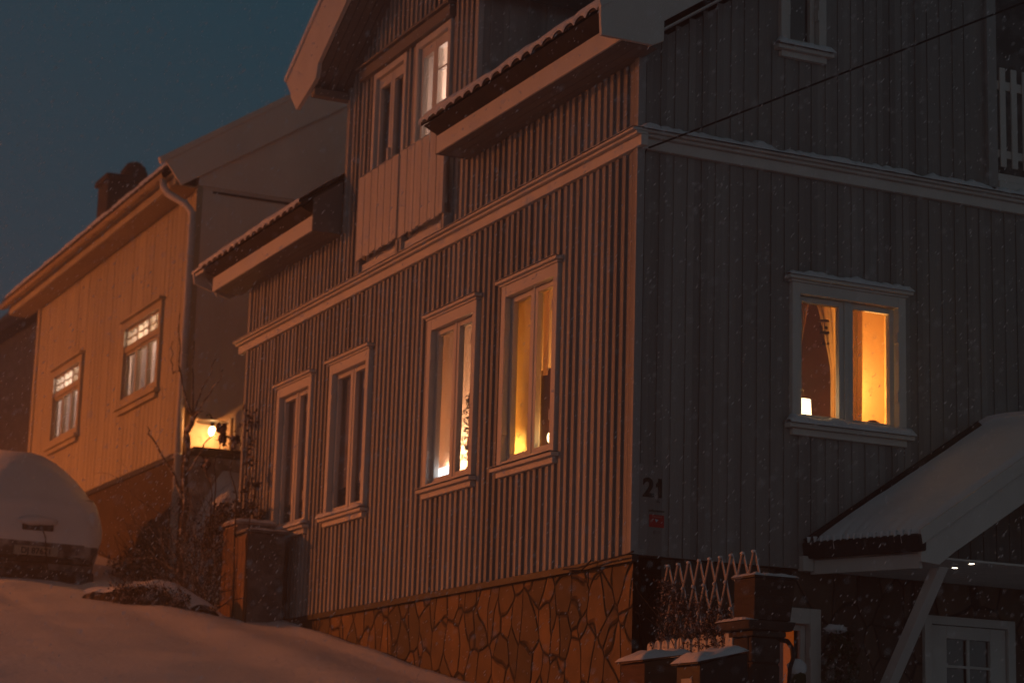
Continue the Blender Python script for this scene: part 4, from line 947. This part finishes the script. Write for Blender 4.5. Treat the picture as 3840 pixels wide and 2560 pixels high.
# ------------------------------------------------------------------ the car
cx, cy = -11.0, -2.05; c0 = ground_z(-11.0, -2.05) + .0
car = root('parked_car', (cx, cy, c0), 'small hatchback seen from behind, parked uphill and buried in fresh snow', 'car')
def slices(g, S, k=40, top=True, ext=0., jitter=0., seed=0, rag=0.):
    """S: (z, rear x offset (behind 0 = towards viewer +), front x, half width, corner radius); rounded rectangle per height"""
    rings = []
    for z, xr, xf, hw, cr in S:
        xr += ext; xf -= ext; hw += ext; cr = min(cr, hw * .98); ring = []
        for (sx, sy, a0) in ((1, 1, 0), (-1, 1, 90), (-1, -1, 180), (1, -1, 270)):
            for q in range(k // 4):
                a = R(a0 + 90 * q / (k // 4 - 1)); px = (xr - cr if sx > 0 else xf + cr) + cr * math.cos(a); py = sy * (hw - cr) + cr * math.sin(a)
                j = 1 + 0; d = jitter * nz(px * 2.2 + seed, py * 2.2, z * 2.2)
                ring.append((cx + px + d, cy + py + d, c0 + z + (rag * (nz(py * 3.1, seed) + .6 * nz(py * 9, seed)) if z == S[0][0] else 0) + .18 * -px * .0 + -px * .17 * 1.0 + d * .6))
        rings.append(ring)
    n0 = len(g.v)
    for r_ in rings: g.v += r_
    m = len(rings[0])
    for a in range(len(rings) - 1):
        for b in range(m): g.f.append((n0 + a * m + b, n0 + a * m + (b + 1) % m, n0 + (a + 1) * m + (b + 1) % m, n0 + (a + 1) * m + b))
    g.f.append(tuple(n0 + b for b in range(m))[::-1]); g.f.append(tuple(n0 + (len(rings) - 1) * m + b for b in range(m)))
LOW = [(.02, -.10, -3.6, .72, .15), (.2, -.04, -3.7, .78, .18), (.26, -.02, -3.75, .80, .2), (.36, .02, -3.8, .82, .22), (.44, .03, -3.8, .83, .25), (.52, .0, -3.8, .835, .26), (.66, -.03, -3.75, .835, .28), (.85, -.08, -3.6, .815, .3), (.98, -.13, -3.3, .78, .3)]
TOP = [(.94, -.12, -3.2, .70, .3), (1.0, -.17, -2.95, .62, .3), (1.1, -.28, -2.75, .56, .3), (1.2, -.4, -2.6, .48, .3), (1.3, -.52, -2.45, .38, .3), (1.38, -.68, -2.3, .25, .24)]
g = G(); slices(g, LOW); g.build('body', M['carp'], car, smooth=True)
g = G(); slices(g, TOP); g.build('cabin', M['carp'], car, smooth=True)
SL = [(.33, .0, -3.8, .80, .24), (.40, .02, -3.8, .83, .26), (.5, .03, -3.82, .85, .27), (.62, .02, -3.8, .865, .29), (.76, -.02, -3.7, .855, .3), (.86, -.03, -3.5, .825, .31), (.915, -.04, -3.3, .80, .3), (.955, -.08, -3.2, .765, .3), (.99, -.14, -3.1, .715, .3), (1.06, -.22, -2.95, .675, .3), (1.17, -.33, -2.75, .60, .33), (1.29, -.47, -2.55, .51, .36), (1.38, -.62, -2.4, .41, .36), (1.445, -.82, -2.2, .29, .28), (1.475, -1.0, -2.0, .15, .14)]
g = G(); slices(g, SL, 56, jitter=.03, seed=3, rag=.11); g.build('snow_cover', M['carsnow'], car, smooth=True)
def cf(y, z, x=0.): return (cx + x, cy + y, c0 + z)
g = G(); g.box(cf(-.76, .20, -.2), cf(.70, .265, .05)); g.box(cf(-.74, -.02, -.3), cf(.74, .12, .0)); g.build('bumper_trim', M['carb'], car, bevel=.015)
g = G(); g.box(cf(-.25, .275, -.05), cf(.27, .385, .062)); pl = g.build('number_plate', M['plate'], car, bevel=.004)
text('DJ 87671', .098, lambda u, n, z: (cx + n, u, z), cy + .01, .066, c0 + .295, M['ink'], 'plate_lettering', car, .002, face=FR, bold=.002)
g = G(); g.ball(cf(.0, .69, .04), .09, .23, .06, 18, 8, .3); g.build('tailgate_handle_snow', M['snow2'], car, smooth=True)
g = G(); g.box(cf(-.17, .575, -.05), cf(.2, .655, .06)); g.build('tailgate_handle', M['carb'], car, bevel=.01)
for s in (-1, 1):
    g = G(); g.ball(cf(s * .70, .74, -.06), .05, .07, .12, 10, 8); g.build('tail_light', M['carsnow'], car, smooth=True)
for px_, s in ((-.55, -1), (-.55, 1), (-3.0, -1), (-3.0, 1)):
    g = G(); zc = .26 + .17 * -px_; g.tube([(cx + px_, cy + s * .80, c0 + zc), (cx + px_, cy + s * .62, c0 + zc)], .29, 20); w = g.build('wheel', M['carb'], car, smooth=False)
    g = G(); g.tube([(cx + px_, cy + s * .805, c0 + zc), (cx + px_, cy + s * .78, c0 + zc)], .18, 16); g.build('rim', M['metal'], w)
for s in (-1, 1):
    g = G(); g.ball((cx - 2.55, cy + s * .88, c0 + 1.38), .09, .11, .08, 12, 8); g.build('side_mirror', M['carsnow'], car, smooth=True)
g = G(); g.tube([cf(.03, .65, .07), cf(.1, .5, .085), cf(.13, .3, .07), cf(.17, .12, .03)], .008, 5)
g.build('frozen_wiper_cord', M['bark'], car)

# ------------------------------------------------------------------ gate, trellis, pillar, mailboxes
gx0, gx1 = .28, 1.52
t = root('garden_gate', (.9, 0, -1.9), 'white round-topped picket gate below the snowy trellis', 'gate')
g = G(); g.box((gx0, .03, -1.05), (gx1, .055, -.97)); g.box((gx0, .03, -1.7), (gx1, .055, -1.62)); build_each(g, 'rail', M['white'], t)
rng = random.Random(3); k = 11
for i in range(k):
    x = gx0 + (gx1 - gx0) * (i + .0) / k; w = .088; zt = -.735 + rng.uniform(-.012, .012)
    prof = [(x + w / 2 + w / 2 * math.cos(a), zt + .04 * math.sin(a)) for a in [math.pi * q / 10 for q in range(11)]]
    P = [(x + w, -1.85)] + prof + [(x, -1.85)]
    g = G(); g.prism([(a, 0.0, b) for a, b in P], [(a, .026, b) for a, b in P]); g.build('picket', M['white'], t, bevel=.004)
g = G(); P = [(gx1 + .03 + .05 * math.cos(a), -.745 + .05 * math.sin(a)) for a in [math.pi * q / 10 for q in range(11)]]; P = [(gx1 + .08, -1.9)] + P + [(gx1 - .02, -1.9)]
g.prism([(a, -.045, b) for a, b in P], [(a, -.0, b) for a, b in P]); g.build('gate_post', M['white'], t, bevel=.005)
# trellis (expanding lattice)
t = root('lattice_trellis', (1.1, .06, -1.0), 'snow-edged crossed lath trellis rising behind the white gate', 'trellis')
g = G(); gs = G(); tops = [.49 + .1535 * i for i in range(9)]
for i, x in enumerate(tops):
    z = -.14
    for s in (-1, 1):
        q = .0767 * 2; n = 3 if True else 2
        xe = x + s * .0767 * 3.4; ze = z - .2 * 3.4
        if xe < .35 or xe > 2.05:
            f = ((.4 if xe < .35 else 2.0) - x) / (xe - x); xe = x + (xe - x) * f; ze = z + (ze - z) * f
        if abs(xe - x) < .02: continue
        if x > 1.5 or xe > 1.58:
            f = min(1, .2 / .68 if x > 1.5 else (1.58 - x) / (xe - x)); xe = x + (xe - x) * f; ze = z + (ze - z) * f
        yy = .05 + (.012 if s > 0 else 0); d = Vector((xe - x, 0, ze - z)); nn = Vector((-d.z, 0, d.x))  .normalized() * .009
        a = Vector((x, yy, z)); b = Vector((xe, yy, ze))
        g.prism([a - nn, b - nn, b + nn, a + nn], [p + Vector((0, .008, 0)) for p in (a - nn, b - nn, b + nn, a + nn)])
        if nn.z < 0: nn = -nn
        gs.prism([a + nn, b + nn, b + nn * 1.35, a + nn * 1.35], [p + Vector((0, .008, 0)) for p in (a + nn, b + nn, b + nn * 1.35, a + nn * 1.35)])
    gs.ball((x, .055, z + .008), .022, .016, .011, 8, 5, .4, i)
for i in range(9):
    for j in range(1, 4):
        x = tops[0] + .0767 * (2 * i + (j % 2)); z = -.14 - .2 * j
        if x < 1.55: gs.ball((x, .05, z + .02),   .015, .012, .014, 7, 5, .6, i + j)
g.build('laths', M['cabd2'], t); gs.build('snow_cover', M['snow2'], t, smooth=True)
# shrub on the trellis
rng = random.Random(29); t = root('frosted_shrub', (.75, .12, -1.6), 'frost-covered withered shrub grown through the trellis', 'bush')
g = G(); pts = []
for k in range(420):
    x = .38 + 1.05 * rng.random(); top = -.28 - .35 * abs((x - .55)) - .0 + (.06 if x < .55 else 0); lo = -.85; pts.append(Vector((x, rng.uniform(-.03, .16), lo + (top - lo) * rng.random() ** .85)))
leaves(g, pts, 5200, .015, rng, .018); g.build('leaves', mat('frosted_leaves', (.09, .045, .03), .9, .3, 30, col2=(.5, .42, .4), mix=(.5, .62)), t)
g = G()
for k in range(24): twig(g, (.4 + rng.random() * 1.1, .1, -1.2), (rng.gauss(0, .25), rng.gauss(0, .1), 1), .7, .006, 1, rng, .3, 4, 3)
g.build('branches', M['bark'], t)
# pillar
t = root('gate_pillar', (1.75, .1, -2.2), 'sooty block masonry gate pillar with a snow-dusted capstone', 'pillar')
g = G(); rng = random.Random(31); z = -2.2
rows = [-2.2, -1.98, -1.76, -1.54, -1.32, -1.11, -.93, -.745]
for r0, r1 in zip(rows, rows[1:]):
    c = 1.60 + rng.uniform(.1, .2)
    for a, b in ((1.585, c), (c + .012, 1.855)):
        o = rng.uniform(-.008, .008); g.box((a, -.035 + o, r0 + .006), (b, .2 + o, r1 - .006))
g.build('blocks', M['blocks'], t, bevel=.012)
g = G(); g.box((1.6, -.02, -2.2), (1.84, .185, -.75)); g.build('mortar', M['mortar'], t)
g = G(); g.prism([(1.49, -.09, -.70), (1.9, -.09, -.70), (1.9, .27, -.70), (1.49, .27, -.70)], [(1.47, -.1, -.635), (1.92, -.1, -.635), (1.92, .29, -.635), (1.47, .29, -.635)])
g.box((1.55, -.05, -.745), (1.88, .23, -.702)); g.build('capstone', M['blocks'], t, bevel=.012)
g = G(); g.grid(lambda i, j: (1.46 + .42 * i, -.11 + .12 * j, -.635 + .02 * math.sqrt(max(0, min(1, 7 * i, 7 * (1 - i), 6 * j, 6 * (1 - j)))) * (1 + .5 * nz(i * 9, j))), 24, 6); g.build('snow_cover', M['snow2'], t, smooth=True)
t = root('pillar_box', (1.72, .1, -.63), 'square brown and black box with a thin snow lid on top of the gate pillar', 'box')
g = G(); g.prism([(1.60, -.035, -.628), (1.875, -.035, -.628), (1.875, .265, -.628), (1.60, .265, -.628)], [(1.605, -.035, -.335), (1.885, -.035, -.335), (1.885, .3, -.335), (1.605, .3, -.335)]); g.build('body', mat('tarred_box_boards', (.045, .03, .024), .8, .3, 4, (1, 1, 5), .3, 20), t, bevel=.005)
g = G(); g.box((1.59, -.05, -.333), (1.9, .315, -.32)); g.build('lid', M['mailb'], t)
g = G(); g.grid(lambda i, j: (1.585 + .32 * i, -.055 + .375 * j, -.32 + .022 * math.sqrt(max(0, min(1, 9 * i, 9 * (1 - i), 9 * j, 9 * (1 - j)))) * (1 + .5 * nz(i * 6, j * 6))), 20, 20); g.build('snow_cover', M['snow2'], t, smooth=True)
# crook and snow covered shrubs by the basement window
g = G(); g.tube([(1.9, .16, -.76), (2.0, .16, -.78), (2.06, .16, -.83), (2.07, .16, -.9), (2.03, .16, -.97), (2.0, .16, -1.3)], .018, 8, .014)
tag(g.build('iron_crook', M['dark'], None, smooth=True), 'curved black iron crook bending out beside the gate pillar', 'hook')
t = root('snowy_post_cap', (.3, 1.34, -1.4), 'garden post with a round blue-white snow ball on top', 'post')
g = G(); g.ball((.3, 1.34, -.82), .075, .075, .07, 14, 10, .2); g.build('snow_cover', M['snow'], t, smooth=True)
g = G(); g.tube([(.3, 1.34, -1.5), (.3, 1.34, -.86)], .05, 8); g.ball((.3, 1.34, -.9), .07, .07, .07, 10, 8, .3); g.build('post', M['leafg'], t)
t = root('snow_laden_shrub', (.5, 1.5, -1.5), 'low shrub pressed down under snow at the foot of the snow-capped post', 'bush')
g = G(); g.grid(lambda i, j: (.35 + .35 * (j - .5), 1.22 + .62 * i, -1.02 + .1 * math.sin(math.pi * min(1, i * 1.05)) - .12 * i + .04 * nz(i * 7, j * 4) - .3 * (j - .5) ** 2 * 2), 24, 10); g.build('snow_cover', M['snow'], t, smooth=True)
g = G(); rng = random.Random(37); leaves(g, [Vector((.35 + rng.uniform(-.15, .15), 1.25 + .5 * rng.random(), -1.1 - rng.random() * .3)) for _ in range(100)], 500, .03, rng, .03); g.build('foliage', M['leafg'], t)
t = root('snow_capped_conifer', (.06, 1.88, -1.4), 'dark pointed garden plant with a fluffy snow top beside the entrance brace', 'plant')
g = G(); rng = random.Random(41); pts = []
for k in range(200): h = rng.random(); a = rng.random() * 6.3; r = .05 + .14 * h * 0 + .13 * (1 - h) ** .5; pts.append(Vector((.12 + r * math.cos(a) * .5, 1.88 + r * math.sin(a), -1.5 + 1.0 * h)))
leaves(g, pts, 900, .03, rng, .02); g.build('foliage', M['leafg'], t)
g = G(); g.ball((.12, 1.83, -.475), .07, .1, .035, 14, 8, .5, 2); g.build('snow_cover', M['snow2'], t, smooth=True)

def mailbox(x0, x1, y0, y1, zf, zb, m, label, ms):
    t = root('mailbox', ((x0 + x1) / 2, (y0 + y1) / 2, zf - .5), label, 'mailbox', 'mailboxes beside the gate')
    P = lambda x, A: [(x, y0, zf - .42), (x, y1, zf - .42), (x, y1, zb), (x, y0, zf)]
    g = G(); g.prism(P(x0, 0), P(x1, 0)); g.build('body', M[m], t, bevel=.006)
    g = G(); g.prism([(x0 - .02, y0 - .03, zf - .0), (x1 + .02, y0 - .03, zf), (x1 + .02, y1, zb + .01), (x0 - .02, y1, zb + .01)], [(x0 - .02, y0 - .03, zf + .012), (x1 + .02, y0 - .03, zf + .012), (x1 + .02, y1, zb + .022), (x0 - .02, y1, zb + .022)]); g.build('lid', M[ms], t)
    g = G(); g.grid(lambda i, j: (x0 - .025 + (x1 - x0 + .05) * i, y0 - .04 + (y1 - y0 + .04) * j, zf + (zb - zf) * j + .012 + .05 * math.sqrt(max(0, min(1, 5 * i, 5 * (1 - i), 5 * j, 5 * (1 - j)))) * (1 + .5 * nz(i * 4, j * 4, x0))), 20, 16); g.build('snow_cover', M['snow'], t, smooth=True)
    g = G(); g.box(((x0 + x1) / 2 - .03, (y0 + y1) / 2 - .03, -2.6), ((x0 + x1) / 2 + .03, (y0 + y1) / 2 + .03, zf - .42)); g.build('post', M['bark'], t)
    return t
t1 = mailbox(1.16, 1.51, -.7, -.33, -.945, -.88, 'brick', 'brown wooden mailbox with snow lid, left of the pair by the gate', 'brick')
t2 = mailbox(1.955, 2.27, -.7, -.33, -.995, -.90, 'mailb', 'black metal mailbox with snow lid and pale name slot, right of the pair', 'mailb')
g = G(); g.box((2.03, -.706, -1.115), (2.17, -.70, -1.085)); g.build('name_slot', M['plate'], t2)

# ------------------------------------------------------------------ overhead cable with its far pole
g = G(); A = Vector((.03, .08, 3.29)); B = Vector((9.6, -3.4, 3.6)); B = Vector((7.2, 7.2, 9.0))
A = Vector((.02, .07, 3.30)); B = Vector((2.84, 2.85, 4.63)); D = (B - A); B2 = A + D * 3.2
cp = [A + D * 3.2 * t_ + Vector((0, 0, -.35 * 4 * t_ * (1 - t_) * .25)) for t_ in [k / 24 for k in range(25)]]
g.tube([Vector((.0, .05, 3.24)), A] + cp[1:], .008, 6); tag(g.build('overhead_cable', M['cable'], None, smooth=True), 'thin black overhead cable slanting up from the cornice corner', 'cable')
t = root('cable_pole', (B2.x, B2.y, -2.6), 'wooden pole carrying the far end of the overhead cable', 'pole')
g = G(); g.tube([(B2.x, B2.y, -2.8), (B2.x, B2.y, B2.z + .3)], .12, 10, .09); g.build('shaft', M['bark'], t, smooth=True)

# ------------------------------------------------------------------ street lamp across the road (lights the scene from up the hill)
LX, LY = -30.0, -28.0; LZ = ground_z(LX, LY) + 5.8
t = root('street_lamp', (LX, LY, LZ - 5.8), 'tall sodium street lamp across the road up the hill', 'street lamp')
g = G(); g.tube([(LX, LY - 1.2, LZ - 6.0), (LX, LY - 1.2, LZ - .2), (LX, LY - .9, LZ + .15), (LX, LY - .2, LZ + .25)], .07, 10, .04); g.build('pole', M['metal'], t, smooth=True)
g = G(); g.box((LX - .15, LY - .3, LZ + .16), (LX + .15, LY + .35, LZ + .32)); g.build('lamp_head', M['metal'], t, bevel=.04)
g = G(); g.box((LX - .11, LY - .22, LZ + .12), (LX + .11, LY + .28, LZ + .155)); g.build('lens', M['street'], t)
sd = bpy.data.lights.new('street_lamp_light', 'SPOT'); sd.color = (1, .225, .035); sd.energy = 37000; sd.shadow_soft_size = .25; sd.spot_size = R(179); sd.spot_blend = .3
sl = bpy.data.objects.new('street_lamp_light', sd); col.objects.link(sl); sl.location = (LX, LY, LZ - .05)

# ------------------------------------------------------------------ falling snow
g = G(); rng = random.Random(101)
cam = Vector((15.207, -8.314, -2.018)); vd = Vector((-.883, .42, .208)); rt = vd.cross(Vector((0, 0, 1))).normalized(); upv = rt.cross(vd)
for k in range(20000):
    d = 5 + 19 * rng.random() ** .6; s = d * .24
    p = cam + vd * d + rt * rng.uniform(-1.1, 1.1) * s + upv * rng.uniform(-.75, .75) * s
    if p.y > -.12 and p.x < .08: continue
    r = rng.uniform(.0010, .0031) * (1 if d < 14 else 1.3); a = Vector((-.32 + rng.gauss(0, .1), -.55 + rng.gauss(0, .12), -1)).normalized(); b = a.cross(Vector((1, 0, 0))).normalized(); c = a.cross(b)
    n = len(g.v); st = rng.uniform(2, 5.5)
    g.v += [tuple(p + a * r * st), tuple(p - a * r * st), tuple(p + b * r), tuple(p - b * r), tuple(p + c * r), tuple(p - c * r)]
    for f in ((0, 2, 4), (0, 4, 3), (0, 3, 5), (0, 5, 2), (1, 4, 2), (1, 3, 4), (1, 5, 3), (1, 2, 5)): g.f.append(tuple(n + q for q in f))
tag(g.build('falling_snow', M['snow'], None), 'fine falling snowflakes drifting past the houses', 'snow', kind='stuff')

# thin snowy mist filling the street (the camera stands inside it)
g = G(); g.box((-75, -60, -14), (24, 60, 34))
mm = bpy.data.materials.new('snowy_mist'); mm.use_nodes = True; N = mm.node_tree.nodes; L = mm.node_tree.links; N.remove(N['Principled BSDF'])
vs = N.new('ShaderNodeVolumeScatter'); vs.inputs['Color'].default_value = (.9, .9, .92, 1); vs.inputs['Density'].default_value = .0076; vs.inputs['Anisotropy'].default_value = .6
L.new(vs.outputs[0], N['Material Output'].inputs['Volume'])
tag(g.build('snow_mist', mm, None), 'thin mist of fine snow hanging in the whole street', 'mist', kind='stuff')

# ------------------------------------------------------------------ world, sun, camera
w = bpy.data.worlds.new('World'); sc.world = w; w.use_nodes = True; N = w.node_tree.nodes; L = w.node_tree.links
bg = N['Background']; sky = N.new('ShaderNodeTexSky'); sky.sky_type = 'NISHITA'; sky.sun_disc = False
sky.sun_elevation = R(1.0); sky.sun_rotation = R(120); sky.dust_density = 3; sky.air_density = 1.5
tc = N.new('ShaderNodeTexCoord'); sp = N.new('ShaderNodeSeparateXYZ'); L.new(tc.outputs['Generated'], sp.inputs[0])
# dusk cloud deck: teal grey away up the hill, brighter unseen half added behind the camera as fill
dt = N.new('ShaderNodeVectorMath'); dt.operation = 'DOT_PRODUCT'; L.new(tc.outputs['Generated'], dt.inputs[0]); dt.inputs[1].default_value = (.9, -.42, 0)
mr = N.new('ShaderNodeMapRange'); mr.inputs['From Min'].default_value = -.6; mr.inputs['From Max'].default_value = .5; L.new(dt.outputs['Value'], mr.inputs[0])
no = N.new('ShaderNodeTexNoise'); no.inputs['Scale'].default_value = 1.6; no.inputs['Detail'].default_value = 3; L.new(tc.outputs['Generated'], no.inputs[0])
el = N.new('ShaderNodeMath'); el.operation = 'MULTIPLY_ADD'; el.inputs[1].default_value = .22; L.new(no.outputs['Fac'], el.inputs[0]); L.new(sp.outputs['Z'], el.inputs[2])
er = N.new('ShaderNodeMapRange'); er.inputs['From Min'].default_value = .2; er.inputs['From Max'].default_value = .55; L.new(el.outputs[0], er.inputs[0])
c1 = N.new('ShaderNodeMix'); c1.data_type = 'RGBA'; L.new(er.outputs[0], c1.inputs['Factor']); c1.inputs[6].default_value = (.024, .052, .070, 1); c1.inputs[7].default_value = (.008, .056, .086, 1)
c2 = N.new('ShaderNodeMix'); c2.data_type = 'RGBA'; L.new(mr.outputs[0], c2.inputs['Factor']); L.new(c1.outputs[2], c2.inputs[6]); c2.inputs[7].default_value = (.064, .080, .090, 1)
gz = N.new('ShaderNodeMapRange'); gz.inputs['From Min'].default_value = .05; gz.inputs['From Max'].default_value = .9; gz.inputs['To Min'].default_value = 1.45; gz.inputs['To Max'].default_value = .35; L.new(sp.outputs['Z'], gz.inputs[0])
gm = N.new('ShaderNodeMix'); gm.data_type = 'FLOAT'; L.new(mr.outputs[0], gm.inputs['Factor']); gm.inputs[2].default_value = 1.0; L.new(gz.outputs[0], gm.inputs[3])
c3 = N.new('ShaderNodeVectorMath'); c3.operation = 'SCALE'; L.new(c2.outputs[2], c3.inputs[0])
zn = N.new('ShaderNodeMapRange'); zn.inputs['From Min'].default_value = .42; zn.inputs['From Max'].default_value = .8; zn.inputs['To Min'].default_value = 1; zn.inputs['To Max'].default_value = .12; L.new(sp.outputs['Z'], zn.inputs[0])
zm = N.new('ShaderNodeMath'); zm.operation = 'MULTIPLY'; L.new(gm.outputs[0], zm.inputs[0]); L.new(zn.outputs[0], zm.inputs[1]); L.new(zm.outputs[0], c3.inputs['Scale'])
s1 = N.new('ShaderNodeVectorMath'); s1.operation = 'SCALE'; L.new(sky.outputs[0], s1.inputs[0]); s1.inputs['Scale'].default_value = .0008
ad = N.new('ShaderNodeVectorMath'); ad.operation = 'ADD'; L.new(c3.outputs[0], ad.inputs[0]); L.new(s1.outputs[0], ad.inputs[1])
L.new(ad.outputs[0], bg.inputs[0]); bg.inputs[1].default_value = 1.0

cd = bpy.data.cameras.new('camera'); cam_o = bpy.data.objects.new('camera', cd); col.objects.link(cam_o)
YAW, PIT, ROL = R(25.434), R(12.016), R(1.695)
d = Vector((-math.cos(YAW) * math.cos(PIT), math.sin(YAW) * math.cos(PIT), math.sin(PIT))); r0 = d.cross(Vector((0, 0, 1))).normalized(); u0 = r0.cross(d)
rr = r0 * math.cos(ROL) + u0 * math.sin(ROL); uu = -r0 * math.sin(ROL) + u0 * math.cos(ROL)
cam_o.matrix_world = Matrix(((rr.x, uu.x, -d.x, 15.207), (rr.y, uu.y, -d.y, -8.314), (rr.z, uu.z, -d.z, -2.018), (0, 0, 0, 1)))
cd.lens = 78.106; cd.sensor_width = 36; cd.clip_end = 2000; cd.clip_start = .2
sc.camera = cam_o
cd.dof.use_dof = True; cd.dof.focus_distance = 16.6; cd.dof.aperture_fstop = 2.0; cd.dof.aperture_blades = 9
sc.view_settings.view_transform = 'Standard'; sc.view_settings.look = 'None'; sc.view_settings.exposure = 0
sc.cycles.use_denoising = True
sc.cycles.max_bounces = 8; sc.cycles.transparent_max_bounces = 12; sc.cycles.sample_clamp_indirect = 4
